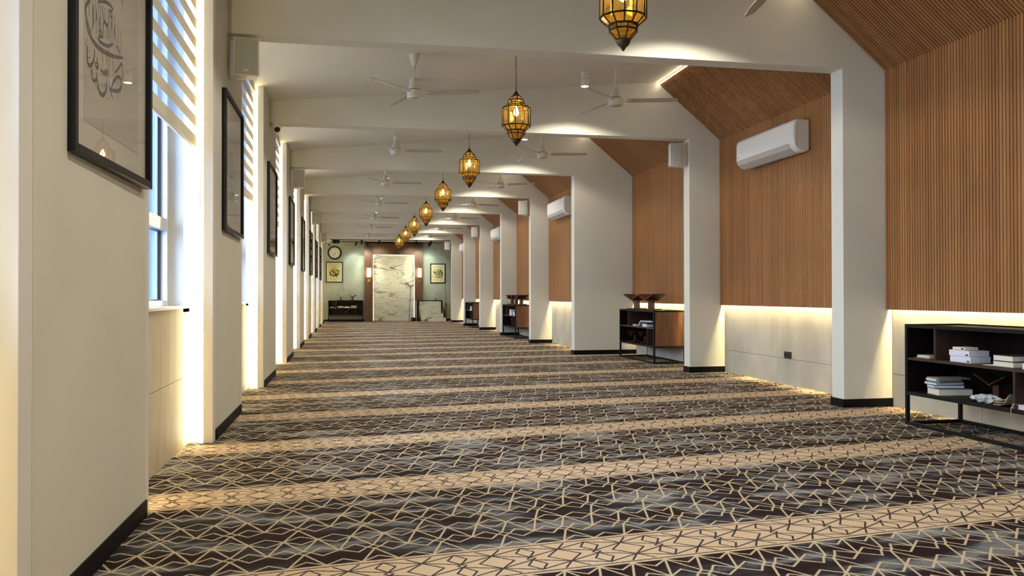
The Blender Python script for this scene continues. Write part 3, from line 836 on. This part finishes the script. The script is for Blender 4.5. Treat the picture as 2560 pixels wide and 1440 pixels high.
# ---- dome cameras
t = tag(empty('dome_camera', (-1.13, 13.47, HB)), 'white dome security camera with black eye under the second portal beam', 'security camera')
smooth_by_angle(MB().lathe([(.085, 0), (.09, -.03), (.07, -.06)], 20).build('base', FANW, t))
b = MB().lathe([(.001, .065), (.035, .055), (.058, .03), (.065, 0), (.058, -.03), (.035, -.055), (.001, -.065)], 16).build('ball', FANW, t, smooth=True); b.location = (0, 0, -.075)
b = MB().lathe([(.045, 0), (.04, -.012), (.001, -.014)], 16, axis=1).build('camera_lens', SOCK, t, smooth=True); b.location = (.018, -.05, -.09); b.rotation_euler = (R(20), 0, R(15))
t = tag(empty('dome_camera', (-1.0, YEND - .05, 3.92)), 'tiny black camera in the corner above the wall clock', 'security camera')
MB().lathe([(.03, .05), (.045, .02), (.045, -.02), (.02, -.05)], 12, axis=1).build('camera_body', SOCK, t, smooth=True)

# ---- air conditioners
def make_ac():
    t = empty('air_conditioner')          # origin back bottom centre; projects towards -x; length along y
    L_ = .87
    # section in (x, z)
    sec = [(0, .06), (0, .50), (-.20, .50), (-.245, .47), (-.26, .40), (-.26, .17), (-.235, .10), (-.17, .045), (-.08, .035)]
    smooth_by_angle(MB().prism(sec, 1, -L_, L_).build('casing', ACW, t, bevel=.028), 40)
    MB().prism([(-.262, .165), (-.24, .095), (-.172, .04), (-.168, .045), (-.235, .10), (-.257, .17)], 1, -L_ + .12, L_ - .04).build('louvre', ACG, t)
    MB().prism([(-.15, .038), (-.10, .032), (-.10, .026), (-.15, .031)], 1, -L_ + .15, L_ - .08).build('louvre', ACG, t)
    MB().box(-.262, L_ - .13, .195, -.2595, L_ - .05, .208).build('badge', ACG, t)
    MB().box(-.20, -L_ - .002, .10, -.197, -L_ + .001, .46).build('side_seam', ACG, t)
    MB().box(-.01, -L_ - .006, .07, 0, -L_ + .02, .10).build('mounting_clip', SOCK, t)
    return t
ac0 = make_ac()
acl = ['large white air conditioner on the slatted wall in the second bay', 'white air conditioner half hidden behind the wide third column',
       'small white air conditioner beyond the fifth column', 'tiny white air conditioner farthest down the slatted wall']
for i, k in enumerate((0, 2, 4, 6)):
    o = ac0 if i == 0 else copy_tree(ac0)
    o.location = (xslat(k), FY(k) + (2.50 if k == 0 else 2.78), 3.31)
    tag(o, acl[i], 'air conditioner', 'white split air conditioners on the slatted wall')

# ---- tall framed calligraphy on the window piers, two smaller ones on the green wall
def ribbon(b, pts, w, org, f, lift):
    """flat brush stroke; pts in 2-D, f maps (a, b, lift) to 3-D"""
    P = [Vector(p) for p in pts]
    if len(P) > 2:   # smooth once by Chaikin
        for _ in range(2):
            Qn = [P[0]]
            for a, c in zip(P, P[1:]): Qn += [a * .75 + c * .25, a * .25 + c * .75]
            Qn.append(P[-1]); P = Qn
    n_ = len(P)
    vs = []
    for i, p in enumerate(P):
        d = (P[min(i + 1, n_ - 1)] - P[max(i - 1, 0)]).normalized(); nn = Vector((-d.y, d.x))
        t_ = i / max(1, n_ - 1); ww = w / 2 * (.45 + .75 * math.sin(PI * min(1, .15 + t_ * .8)))
        for s_ in (1, -1):
            q = p + nn * ww * s_ - Vector(org); vs.append(f(q.x, q.y, lift))
    fs = [(2 * i, 2 * i + 1, 2 * i + 3, 2 * i + 2) for i in range(n_ - 1)]
    b.add(vs, fs)
def picture(name, W_, H_, art, org, f_art, paper, inkm, fw=.045, dep=.045, mount=.10):
    """hangs on a wall: width along x, height along z, faces -y; origin at the back centre"""
    t = empty(name)
    a, h = W_ / 2, H_ / 2
    fr = MB().box(-a, -dep, -h, -a + fw, 0, h).box(a - fw, -dep, -h, a, 0, h).box(-a + fw, -dep, -h, a - fw, 0, -h + fw).box(-a + fw, -dep, h - fw, a - fw, 0, h)
    fr.build('frame', FRAMEB, t, bevel=.004)
    ia, ih = a - fw, h - fw
    MB().box(-ia, -.012, -ih, ia, -.008, ih).build('mount_board', PAPER, t)
    MB().box(-ia + mount, -.014, -ih + mount * .8, ia - mount, -.012, ih - mount * .8).build('art_paper', paper, t)
    b = MB()
    for w_, pts in art: ribbon(b, pts, w_, org, f_art, -.0145)
    b.build('calligraphy', inkm, t)
    MB().box(-ia, -.030, -ih, ia, -.028, ih).build('glass', PICG, t)
    return t
PW, PH = 1.36, 1.40
cyl, czl = 4.63, 2.69
up = [(w_, [(2 * 4.49 - a, 5.46 - b) for a, b in pts]) for w_, pts in ART_TALL[3:]]
tall = picture('tall_picture', PW, PH, ART_TALL + up, (cyl, czl), lambda a, b, l_: (a, l_, b), ARTP, INKG, mount=.17)
tl_ = ['nearest tall black-framed calligraphy picture, cut by the top edge, reflecting a lantern',
       'second tall black-framed calligraphy picture, under the nearest left loudspeaker',
       'third tall black-framed calligraphy picture, under the dome camera',
       'fourth tall black-framed calligraphy picture along the piers',
       'fifth tall black-framed calligraphy picture along the piers',
       'sixth tall black-framed calligraphy picture along the piers',
       'seventh tall black-framed calligraphy picture, a thin dark sliver',
       'eighth tall black-framed calligraphy picture, last sliver before the clock wall']
for i, k in enumerate(range(-1, 7)):
    o = tall if i == 0 else copy_tree(tall)
    o.location = (XL, 4.63 if k == -1 else FY(k) + .27, czl)
    o.rotation_euler = (0, 0, PI / 2 - (.016 if k == -1 else 0))
    tag(o, tl_[i], 'picture', 'tall framed calligraphy on the window piers')
o = picture('calligraphy_picture', .86, 1.06, ART_LEFT, (-.74, 2.525), lambda a, b, l_: (a, l_, b), ARTY, INK, fw=.05, mount=.06)
o.location = (-.74, YEND, 2.525); tag(o, 'framed yellow calligraphy picture hanging under the wall clock', 'picture')
o = picture('calligraphy_picture', .80, 1.03, ART_RIGHT, (4.572, 2.482), lambda a, b, l_: (a, l_, b), ARTY, INK, fw=.05, mount=.06)
o.location = (4.572, YEND, 2.482); tag(o, 'framed yellow calligraphy picture above the marble pulpit', 'picture')

# ---- clock
t = tag(empty('wall_clock', (-.731, YEND, 3.522)), 'round black-rimmed wall clock above the left yellow picture', 'clock')
smooth_by_angle(MB().lathe([(.275, -.02), (.275, -.05), (.30, -.06), (.345, -.055), (.36, -.03), (.36, 0)], 48, axis=1, cap=False).build('rim', FRAMEB, t))
MB().lathe([(.276, -.001), (.276, -.02)], 48, axis=1).build('dial', CLOCKF, t)
for hnd, (L_, w_, ang) in {'hour_hand': (.12, .026, 168), 'minute_hand': (.20, .016, -155)}.items():
    a = R(90 - ang) if False else R(ang)
    MB().bar((0, -.026, 0), (L_ * math.sin(a), -.026, L_ * math.cos(a)), w_).build(hnd, INK, t)
for i in range(12):
    a = i * PI / 6
    cu = bpy.data.curves.new('numeral', 'FONT'); cu.body = str(12 if i == 0 else i); cu.size = .085; cu.align_x = 'CENTER'; cu.align_y = 'CENTER'; cu.extrude = .001
    cu.materials.append(INKG)
    tmp = bpy.data.objects.new('tmp', cu); COL.objects.link(tmp)
    bpy.context.view_layer.update()
    nm_ = bpy.data.meshes.new_from_object(tmp.evaluated_get(bpy.context.evaluated_depsgraph_get()))
    bpy.data.objects.remove(tmp)
    q = bpy.data.objects.new('numeral', nm_); COL.objects.link(q); q.parent = t
    q.location = (.225 * math.sin(a), -.0225, .225 * math.cos(a)); q.rotation_euler = (PI / 2, 0, 0)

# ---- zebra blinds in the window bays
bl_l = ['half-drawn striped zebra blind beside the nearest tall picture', 'striped zebra blind behind the nearest left loudspeaker',
        'striped zebra blind just past the dome camera', 'striped zebra blind in the fourth visible window bay', 'striped zebra blind in the fifth visible window bay',
        'striped zebra blind in the sixth visible window bay', 'striped zebra blind in the seventh visible window bay', 'striped zebra blind in the last window bay']
for i, k in enumerate(range(-1, 7)):
    a, b_ = seg_left(k)
    y0, y1 = a + .18, b_ - .12
    X_ = -1.36
    t = tag(empty('zebra_blind', (X_, (y0 + y1) / 2, 4.30)), bl_l[i], 'blind', 'zebra blinds in the left windows')
    inv = Matrix.Translation((-X_, -(y0 + y1) / 2, -4.30))
    def Bd(b, nm, mt, **kw):
        q = b.build(nm, mt, t, **kw); q.matrix_parent_inverse = inv; return q
    Bd(MB().box(-1.44, y0 - .02, 4.26, -1.33, y1 + .02, 4.36), 'cassette', TRIMW, bevel=.006)
    zb = 2.66
    Bd(MB().box(X_ - .012, y0, zb, X_ + .006, y1, zb + .03), 'bottom_rail', TRIMW, bevel=.003)
    Bd(MB().box(X_ - .0005, y0, zb + .03, X_ + .0005, y1, 4.27), 'sheer', SHEER)
    z = zb + .03
    z1_ = 2.79
    while z < 4.26:
        Bd(MB().box(X_ + .001, y0, z, X_ + .002, y1, min(z1_, 4.27)), 'band', FABRIC)
        z = z1_ + .083; z1_ = z + .093
    pc = [(X_ + .02, y1 + .03, 4.27), (X_ + .022, y1 + .028, 3.2), (X_ + .03, y1 + .02, 2.0), (X_ + .01, y1 + .0, 1.55), (X_ + .02, y1 + .03, 1.35), (X_ + .04, y1 + .05, 1.55), (X_ + .03, y1 + .045, 2.2), (X_ + .025, y1 + .04, 4.27)]
    Bd(MB().tube(pc, .006, 0, 5), 'pull_cord', TRIMW)

# ---- shelf units
def make_shelf(L_, dU, dL, D=.66, H=1.04, back=True):
    """length along -y from the origin (far front corner on the floor), depth along +x"""
    t = empty('shelf_unit')
    T = .034
    fr = MB()
    for x in (0, D - T):
        for y in (-L_, -T): fr.box(x, y, 0, x + T, y + T, H)
    for z in (0, .312, H - T):
        for x in (0, D - T): fr.box(x, -L_ + T, z, x + T, -T, z + T)
        for y in (-L_, -T): fr.box(T, y, z, D - T, y + T, z + T)
    fr.build('metal_frame', BLACKM, t, bevel=.002)
    zb, zt = .346, H - T
    MB().box(T, -L_ + T, zb - .02, D - T, -T, zb).build('shelf', DWOOD, t)
    MB().box(.012, -L_ + T, .672, D - T, -T, .697).build('shelf', SHWOOD, t)
    MB().box(T, -L_ + T, zt - .003, D - T, -T, zt + .018).build('top_board', DGREY, t)
    for y, yi in ((-L_ + .006, -L_ + .0205), (-T + .012, -T + .006)):
        MB().box(T, y, .346, D - T, y + .014, zt).build('side_panel', SIDEW, t)
        MB().box(T, yi, .347, D - .051, yi + .005, zt - .004).build('side_lining', DWOOD, t)
    MB().box(D - .05, -L_ + T, .346, D - .035, -T, zt).build('back_panel', DWOOD, t)
    MB().box(.012, -dU - .012, .697, D - .05, -dU + .012, zt - .003).build('divider', SHWOOD, t)
    MB().box(.012, -dL - .012, .346, D - .05, -dL + .012, .672).build('divider', SHWOOD, t)
    return t
units = {}
s1 = make_shelf(2.5, .43, 1.42); s1.location = (5.67, 7.615, 0)
tag(s1, 'black metal framed shelf unit with books, cut by the right edge of the photo', 'shelf')
s2 = make_shelf(2.06, .53, 1.66); s2.location = (5.80, 17.215, 0)
tag(s2, 'black framed shelf unit with walnut side and two book rests on top', 'shelf')
s3 = make_shelf(2.1, .5, 1.5, D=.55); s3.location = (5.0, 26.9, 0)
tag(s3, 'black framed shelf unit between the fourth and fifth columns, crowded book rests on top', 'shelf')
s4 = make_shelf(2.1, .5, 1.5, D=.55); s4.location = (4.98, 35.7, 0)
tag(s4, 'small far black framed shelf unit with bare top beside the sixth column', 'shelf')
s5 = make_shelf(1.74, .40, 1.36, D=.5, H=1.08); s5.location = (.70, YEND - .52, 0); s5.rotation_euler = (0, 0, -PI / 2)
s5.location = (-1.04, YEND - .52, 0); s5.rotation_euler = (0, 0, PI / 2)
# with +90 degrees: local +x -> +y (depth into the wall), local -y -> +x (length to the right)
tag(s5, 'dark shelf unit against the green wall under the clock', 'shelf')

# ---- book rests
def make_rehal():
    t = empty('book_rest')
    MB().box(-.13, -.17, 0, .13, .17, .022).build('base', REHAL, t, bevel=.008)
    MB().box(-.05, -.045, .022, .05, .045, .20).build('post', REHAL, t, bevel=.004)
    for s_ in (-1, 1):
        pts = [(0, .185), (s_ * .235, .31), (s_ * .235 - s_ * .008, .325), (0, .203)]
        MB().prism(pts, 0, -.17, .17).build('wing', REHAL, t, bevel=.003)
    MB().box(-.17, -.028, .185, .17, .028, .205).build('spine', REHAL, t)
    return t
rh0 = make_rehal()
# local: V opens along y, wings run along x.
RH = [((6.02, 16.72, 1.04), 26, 'far book rest on the walnut-sided shelf between second and third columns', 1.0),
      ((5.98, 15.75, 1.04), 20, 'near book rest on the walnut-sided shelf, in front of its twin', 1.0),
      ((5.25, 25.05, 1.04), 8, 'nearest book rest on the shelf between fourth and fifth columns', .95),
      ((5.24, 25.75, 1.04), -5, 'middle book rest on the shelf between fourth and fifth columns', .95),
      ((5.24, 26.45, 1.04), 4, 'farthest book rest on the shelf between fourth and fifth columns', .95),
      ((-.42, YEND - .28, 1.08), 90, 'left book rest on the dark shelf under the clock', .85),
      ((.17, YEND - .28, 1.08), 72, 'right book rest on the dark shelf, next to the walnut portal', .85),
      ((6.10, 6.84, .346), 8, 'dark book rest inside the nearest shelf, behind the crumpled plastic', .72),
      ((6.05, 16.86, .346), 4, 'far book rest inside the shelf under the twin book rests', .72),
      ((6.05, 16.25, .346), -4, 'near book rest inside the shelf under the twin book rests', .72),
      ((5.27, 25.9, .346), 30, 'tilted book rest inside the shelf between fourth and fifth columns', .7),
      ((-.18, YEND - .28, .346), 90, 'book rest inside the dark shelf under the clock', .75)]
for i, (loc, a, lb, s_) in enumerate(RH):
    o = rh0 if i == 0 else copy_tree(rh0)
    o.location = loc; o.rotation_euler = (0, 0, R(a)); o.scale = (s_, s_, s_)
    tag(o, lb, 'book rest', 'folding wooden book rests')

# ---- books: cover with page block; length along y, spine/page side faces -x
def book(name, x, y, z, dx, dy, dz, cover, page, label, group=None, rz=0, cat='book', parentz=None):
    """(x, y) front centre; dy along the shelf, dx deep"""
    t = empty(name, (x, y, z), R(rz))
    c = .004
    cv = MB().box(0, -dy / 2, 0, dx, dy / 2, c).box(0, -dy / 2, dz - c, dx, dy / 2, dz).box(dx - c, -dy / 2, c, dx, dy / 2, dz - c)
    cv.build('cover', cover, t)
    MB().box(.003, -dy / 2 + .003, c, dx - c, dy / 2 - .003, dz - c).build('page_block', page, t)
    return tag(t, label, cat, group)
def boxed(name, x, y, z, dx, dy, dz, mt, label, group, mark=True, rz=0):
    t = empty(name, (x, y, z), R(rz))
    MB().box(0, -dy / 2, 0, dx, dy / 2, dz).build('case', mt, t, bevel=.003)
    if mark: MB().box(-.0015, -dy / 2 + .015, .008, 0, -dy / 2 + .045, .022).build('printed_mark', INK, t)
    return tag(t, label, 'book', group)
Z1, Z2 = .698, .347
X1 = 5.72
G1 = 'books on the upper board of the nearest shelf'; G2 = 'books on the lower board of the nearest shelf'
book('book', X1, 7.41, Z1, .16, .20, .008, BEIGEC, CREAMP, 'thin flat booklet at the bottom of the far left compartment, nearest shelf', G1)
book('book', X1, 7.40, Z1 + .009, .15, .185, .024, BEIGEC, CREAMP, 'cream book lying on the thin booklet in the far left compartment', G1)
boxed('book', X1, 6.885, Z1, .22, .27, .058, WHITEC, 'bottom lilac-white boxed volume of the three-high stack', G1)
boxed('book', X1, 6.90, Z1 + .06, .22, .265, .055, WHITEC, 'middle lilac-white boxed volume of the three-high stack', G1)
boxed('book', X1, 6.905, Z1 + .117, .15, .16, .028, CREAMP, 'small beige volume topping the lilac-white stack', G1)
MBp = tag(MB().box(0, 0, 0, .2, .12, .004).build('paper_sheet', CREAMP), 'loose pale paper lying beside the two cream books', 'paper'); MBp.location = (X1 + .01, 6.49, Z1)
book('book', X1, 6.36, Z1, .26, .235, .052, BROWNC, CREAMP, 'lower of the two thick cream-edged books with frayed brown covers', G1)
book('book', X1, 6.362, Z1 + .053, .26, .225, .052, BROWNC, CREAMP, 'upper of the two thick cream-edged books with frayed brown covers', G1)
book('book', X1 + .02, 6.05, Z1, .2, .24, .05, WHITEC, WHITEC, 'white book lying at the right photo edge, upper board', G1)
book('book', X1 + .10, 6.08, Z1 + .11, .2, .2, .05, WHITEC, WHITEC, 'white book at the right photo edge, top of its pile', G1)
book('book', X1 + .06, 6.06, Z1 + .051, .2, .22, .058, BROWNC, BROWNC, 'dark book between the two white ones at the right photo edge', G1)
book('book', X1, 7.26, Z2, .34, .22, .066, GREYC, CREAMP, 'thick grey book at the bottom of the mixed stack', G2, rz=-10)
book('book', X1, 7.30, Z2 + .067, .30, .155, .03, BLUEC, WHITEC, 'slate blue book with white edge, second from the stack bottom', G2, rz=-14)
book('book', X1, 7.30, Z2 + .098, .30, .19, .024, TEALC, WHITEC, 'teal book in the middle of the mixed stack', G2, rz=-4)
book('book', X1 + .01, 7.27, Z2 + .123, .28, .17, .016, TEALC, BEIGEC, 'thin green-blue book above the teal one', G2, rz=4)
book('book', X1, 7.29, Z2 + .14, .27, .16, .016, WHITEC, CREAMP, 'thin white booklet near the top of the mixed stack', G2, rz=-3)
book('book', X1 + .01, 7.28, Z2 + .157, .33, .20, .012, BEIGEC, GREYC, 'floppy beige booklet topping the mixed stack', G2, rz=-8)
book('book', X1 - .01, 6.13, Z2, .3, .24, .04, WHITEC, CREAMP, 'white book at the lower right photo edge beside the divider', G2)
# curled booklets leaning on the divider
cb = MB()
for q in range(3):
    pts = [(6.47 - .0 * q, Z2 + .006 + .018 * q), (6.40, Z2 + .004 + .02 * q), (6.34, Z2 + .02 + .022 * q), (6.30, Z2 + .07 + .02 * q)]
    for (a, b2), (c_, d_) in zip(pts, pts[1:]):
        cb.prism([(a, b2), (c_, d_), (c_, d_ + .006), (a, b2 + .006)], 0, X1 - .01 + .01 * q, X1 + .16)
tag(cb.build('curled_booklets', BEIGEC), 'curled soft booklet leaning on the divider, nearest shelf', 'booklet')
# crumpled plastic bag
bm = bmesh.new(); bmesh.ops.create_icosphere(bm, subdivisions=4, radius=1)
for v_ in bm.verts:
    n_ = v_.co.copy()
    s_ = 1 + .28 * math.sin(9 * n_.x + 3 * n_.y) * math.cos(11 * n_.y + 2 * n_.z) + .16 * math.sin(23 * n_.x * n_.y + 5) + random.uniform(-.07, .07)
    v_.co = Vector((n_.x * .09 * s_, n_.y * .125 * s_, max(-.9, n_.z) * .036 * s_))
me = bpy.data.meshes.new('plastic_bag'); bm.to_mesh(me); bm.free(); me.materials.append(PLASTIC)
o = bpy.data.objects.new('plastic_bag', me); COL.objects.link(o); o.location = (5.80, 6.64, Z2 + .034); tag(o, 'crumpled clear plastic bag on the lower board of the nearest shelf', 'plastic bag')
# strap hanging over the frame
tag(MB().tube([(5.74, 6.17, .385), (5.68, 6.19, .39), (5.655, 6.20, .36), (5.655, 6.20, .27)], .008, 0, 6).build('cord', BEIGEC), 'beige cord hanging over the bottom rail of the nearest shelf', 'cord')

# second shelf unit
X2 = 5.84
G3 = 'things on the upper board of the walnut-sided shelf'
boxed('book', X2 + .02, 15.82, Z1, .2, .27, .055, WHITEC, 'lilac-white boxed volume in the walnut-sided shelf', G3)
book('book', X2 + .03, 16.45, Z1, .2, .22, .03, BEIGEC, CREAMP, 'cream book lying in the far part of the walnut-sided shelf', G3)
t = tag(empty('open_book', (X2 + .05, 15.95, Z1)), 'open white book propped like a tent in the walnut-sided shelf', 'book', G3)
MB().prism([(.30, .0), (.20, .10), (.19, .115), (.20, .12), (.33, .005)], 0, 0, .22).build('page_block', WHITEC, t)
MB().prism([(.20, .10), (.19, .115), (-.42, .118), (-.42, .10)], 0, 0, .22).build('page_block', WHITEC, t)
book('book', X2 + .02, 15.80, Z1 + .056, .2, .24, .038, BROWNC, BROWNC, 'dark book between the lilac-white volume and the propped open one', G3)
book('book', X2 + .02, 15.66, Z2, .2, .03, .16, REHAL, CREAMP, 'small red-brown book standing by the lower divider', G3)
# third and fourth units
G4 = 'little pale volumes in the far shelf units'
for i, (y, z, dy, dz, lb) in enumerate(((25.15, Z1, .28, .06, 'pale volume lying lowest in the shelf between fourth and fifth columns'), (25.2, Z1 + .062, .2, .05, 'pale volume on top of the near pile, shelf between fourth and fifth columns'),
                      (25.75, Z1, .3, .07, 'pale volume starting the far pile, shelf between fourth and fifth columns'), (25.78, Z1 + .072, .22, .06, 'pale volume in the middle of the far pile, same shelf'),
                      (25.80, Z1 + .134, .12, .05, 'smallest pale volume topping the far pile, same shelf'))):
    boxed('book', 5.04, y, z, .2, dy, dz, WHITEC, lb, G4, mark=False)
for (y, z, dy, dz, lb) in ((34.4, Z1, .4, .07, 'pale volume lying in the farthest right-hand shelf'), (34.35, Z1 + .072, .2, .1, 'pale box standing on the volume in the farthest right-hand shelf')):
    boxed('book', 5.02, y, z, .2, dy, dz, WHITEC, lb, G4, mark=False)
# books of the unit under the clock
G5 = 'books in the dark shelf under the clock'
for i, (x, z, dx_, dz, mt, lb) in enumerate(((-.86, Z1, .18, .06, GREYC, 'grey book in the left compartment under the clock'), (-.70, Z1, .07, .02, CREAMP, 'small cream booklet in the left compartment under the clock'),
        (-.42, Z1, .3, .035, GREYC, 'grey book at the bottom of the first pile under the clock'), (-.42, Z1 + .036, .28, .045, CREAMP, 'cream book topping the first pile under the clock'),
        (-.10, Z1, .28, .05, CREAMP, 'cream book at the bottom of the middle pile under the clock'), (-.12, Z1 + .052, .2, .03, BEIGEC, 'beige book topping the middle pile under the clock'),
        (.22, Z1, .28, .035, CREAMP, 'cream book at the bottom of the right pile under the clock'), (.23, Z1 + .036, .25, .035, GREYC, 'grey book in the middle of the right pile under the clock'),
        (.24, Z1 + .072, .3, .04, CREAMP, 'cream book topping the right pile under the clock'))):
    boxed('book', x, YEND - .49, z, .2, dx_, dz, mt, lb, G5, mark=False, rz=90)

# ---- sockets
t = tag(empty('wall_socket', (6.43, 11.27, .445)), 'black double wall socket on the concrete panel in the second bay', 'socket')
MB().box(-.012, -.10, -.05, 0, .10, .05).build('plate', SOCK, t, bevel=.003)
for s_ in (-.05, .05):
    MB().lathe([(.03, -.013), (.028, -.016), (.022, -.0125)], 16, axis=0, c=(0, s_, 0)).build('outlet', DGREY, t)

# ---- wall sconces
def make_sconce():
    t = empty('wall_sconce')
    smooth_by_angle(MB().lathe([(.085, 0), (.085, .46)], 24, c=(0, -.13, .10)).build('glass_tube', SCON, t))
    for z in (.08, .56): smooth_by_angle(MB().lathe([(.092, 0), (.092, .022)], 24, c=(0, -.13, z)).build('ring', GOLD, t))
    b = MB()
    for i in range(6):
        a = i * PI / 3
        pts = [(.088 * math.cos(q) * math.cos(a), -.13 + .088 * math.cos(q) * math.sin(a), .58 + .15 * math.sin(q)) for q in [j * PI / 12 for j in range(7)]]
        b.tube(pts, .012, 0, 5)
    b.build('dome_cage', GOLD, t)
    for i in range(6):
        a = i * PI / 3
        MB().bar((.09 * math.cos(a), -.13 + .09 * math.sin(a), .09), (.09 * math.cos(a), -.13 + .09 * math.sin(a), .57), .008).build('cage_bar', GOLD, t)
    MB().box(-.07, -.03, -.14, .07, 0, .02).build('back_plate', GOLD, t, bevel=.004)
    MB().box(-.02, -.14, .03, .02, 0, .06).lathe([(.03, .0), (.06, .07)], 16, c=(0, -.13, .02)).build('arm', GOLD, t)
    return t
sc0 = make_sconce()
for i, (x, lb) in enumerate(((.998, 'lit brass wall sconce on the left walnut post of the niche'), (3.583, 'lit brass wall sconce on the right walnut post of the niche'))):
    o = sc0 if i == 0 else copy_tree(sc0)
    o.location = (x, YEND - .30, 2.17); tag(o, lb, 'sconce', 'brass sconces beside the marble niche')
    light('sconce_light', 'POINT', (x, YEND - .62, 2.5), 9, (1, .85, .55), shadow_soft_size=.08)

# ---- ceiling tracks with black spots
def track(y, lab):
    t = tag(empty('track_rail', (2.2, y, HB + .02)), lab, 'lighting track')
    MB().box(-3.1, -.02, -.045, 2.75, .02, 0).build('rail', BLACKM, t)
    return t
track(FY(K1) + .42, 'black lighting track just behind the last portal beam'); track(42.35, 'black lighting track close to the green wall')
def make_ts():
    t = empty('track_spotlight')
    MB().box(-.05, -.02, -.06, .05, .02, -.045).build('adapter', BLACKM, t)
    q = MB().lathe([(.042, -.10), (.045, .10)], 14, axis=2).build('lamp_body', BLACKM, t, smooth=False); q.location = (0, 0, -.14); q.rotation_euler = (R(22), 0, 0)
    MB().bar((0, 0, -.06), (0, 0, -.12), .012).build('stem', BLACKM, t)
    return t
ts0 = make_ts()
tsl = [(.60, FY(K1) + .42, 0, 'second from the left on the near track'), (1.47, FY(K1) + .42, 12, 'third from the left on the near track'), (3.25, FY(K1) + .42, -12, 'next left of the right end on the near track'),
       (3.98, FY(K1) + .42, 0, 'rightmost on the near track'), (.42, 42.35, 30, 'leftmost on the far track, steeply tilted'), (4.03, 42.35, 0, 'rightmost on the far track'), (.78, 42.35, -40, 'over the left walnut post on the far track'), (3.5, 42.35, 40, 'over the right walnut post on the far track')]
for i, (x, y, a, lb) in enumerate(tsl):
    o = ts0 if i == 0 else copy_tree(ts0)
    o.location = (x, y, HB + .02); o.rotation_euler = (0, R(a), 0)
    tag(o, 'black cylinder track spotlight, ' + lb, 'track spotlight', 'black spotlights on the ceiling tracks')
    tgt = Vector((x + (.0 if abs(a) < 20 else .15 * (1 if a < 0 else -1)), YEND, 2.9 if y > 42 else 2.6)); src = Vector((x, y + .06, HB - .24))
    lm = light('track_lamp', 'SPOT', src, TRACK_W * (.5 if y > 42 else 1), (.90, 1.0, .82) if x < .7 or x > 3.9 else (1, .86, .62), spot_size=R(62), spot_blend=.6, shadow_soft_size=.04)
    lm.rotation_euler = (tgt - src).to_track_quat('-Z', 'Y').to_euler()
t = tag(empty('ceiling_projector', (-.62, FY(K1) + .42, HB + .02)), 'black box fixture at the left end of the near track', 'projector')
MB().box(-.16, -.12, -.20, .16, .12, -.045).build('housing', BLACKM, t, bevel=.008)
MB().lathe([(.05, -.13), (.055, -.10)], 16, axis=1, c=(.05, 0, -.12)).build('camera_lens', SOCK, t)

# ---- marble pulpit
t = tag(empty('pulpit', (4.1, YEND - .6, 0)), 'low marble pulpit with two steps and dark wooden edging', 'pulpit')
inv = Matrix.Translation((-4.1, -(YEND - .6), 0))
def Pu(b, nm, mt, **kw):
    q = b.build(nm, mt, t, **kw); q.matrix_parent_inverse = inv; return q
YB = YEND - .32
Pu(MB().box(3.50, YB - .05, .40, 4.70, YB, 1.03), 'back_panel', MARBLE, bevel=.003)
Pu(MB().box(3.44, YB - .07, 1.03, 4.77, YB + .01, 1.075).box(3.44, YB - .07, .62, 3.50, YB + .01, 1.03).box(4.70, YB - .07, .3, 4.77, YB + .01, 1.03), 'edging', DWOOD)
Pu(MB().box(3.56, YB - .50, 0, 4.76, YB - .05, .40), 'step', MARBLE, bevel=.003)
Pu(MB().box(3.60, YB - .88, 0, 4.86, YB - .505, .20), 'step', MARBLE, bevel=.003)
Pu(MB().prism([(YB, 0), (YB, 1.06), (YB - .12, 1.06), (YB - .12, .65), (YB - .60, .35), (YB - .88, .15), (YB - .88, 0)], 0, 3.49, 3.545), 'side_board', DWOOD)
Pu(MB().prism([(YB, 0), (YB, .62), (YB - .50, .28), (YB - .88, .12), (YB - .88, 0)], 0, 4.865, 4.91), 'side_board', DWOOD)
Pu(MB().box(3.37, YB - .1, 0, 3.44, YB - .02, 1.06), 'side_post', BEIGEC)
t = tag(MB().lathe([(.03, 0), (.045, .02), (.03, .06), (.005, .075)], 10).build('desk_microphone', SOCK), 'small dark microphone head on top of the pulpit edging', 'microphone'); t.location = (4.42, YB - .03, 1.075)
t = tag(empty('dark_box', (3.27, YEND - .42, 0)), 'dark box on the floor between cane and pulpit', 'box')
MB().box(-.13, -.12, 0, .09, .12, .19).build('case', DWOOD, t, bevel=.006); MB().box(-.11, -.122, .03, -.02, -.119, .16).build('front_plate', BROWNC, t)

# ---- cane
t = tag(empty('walking_cane', (3.03, YEND - .42, 0)), 'wooden staff with forked handle leaning on the marble niche', 'cane')
top = Vector((.12, .30, 1.78))
smooth_by_angle(MB().bar((0, 0, .0), top, .04, 0, 8).build('shaft', CANE, t))
b = MB().tube([top, top + Vector((-.05, 0, .07)), top + Vector((-.16, 0, .13)), top + Vector((-.27, 0, .20))], .055, 0, 8)
b.tube([top, top + Vector((.06, 0, .07)), top + Vector((.17, 0, .09))], .04, 0, 8)
b.build('forked_handle', CANE, t, smooth=True)

# ---- microphone stand
t = tag(empty('microphone_stand', (4.97, YEND - .25, 0)), 'thin black microphone stand right of the pulpit', 'microphone stand')
MB().lathe([(.07, 0), (.07, .02), (.02, .03)], 20).build('base', BLACKM, t)
MB().bar((0, 0, .02), (0, 0, 1.25), .022, 0, 8).build('pole', BLACKM, t)
MB().bar((0, 0, .75), (0, 0, .95), .05, 0, 8).build('grip', BLACKM, t)
MB().bar((0, 0, 1.25), (-.05, 0, 2.0), .014, 0, 6).build('upper_pole', BLACKM, t)
MB().bar((-.05, 0, 2.0), (-.07, -.05, 2.06), .045, 0, 8).build('microphone', BLACKM, t)
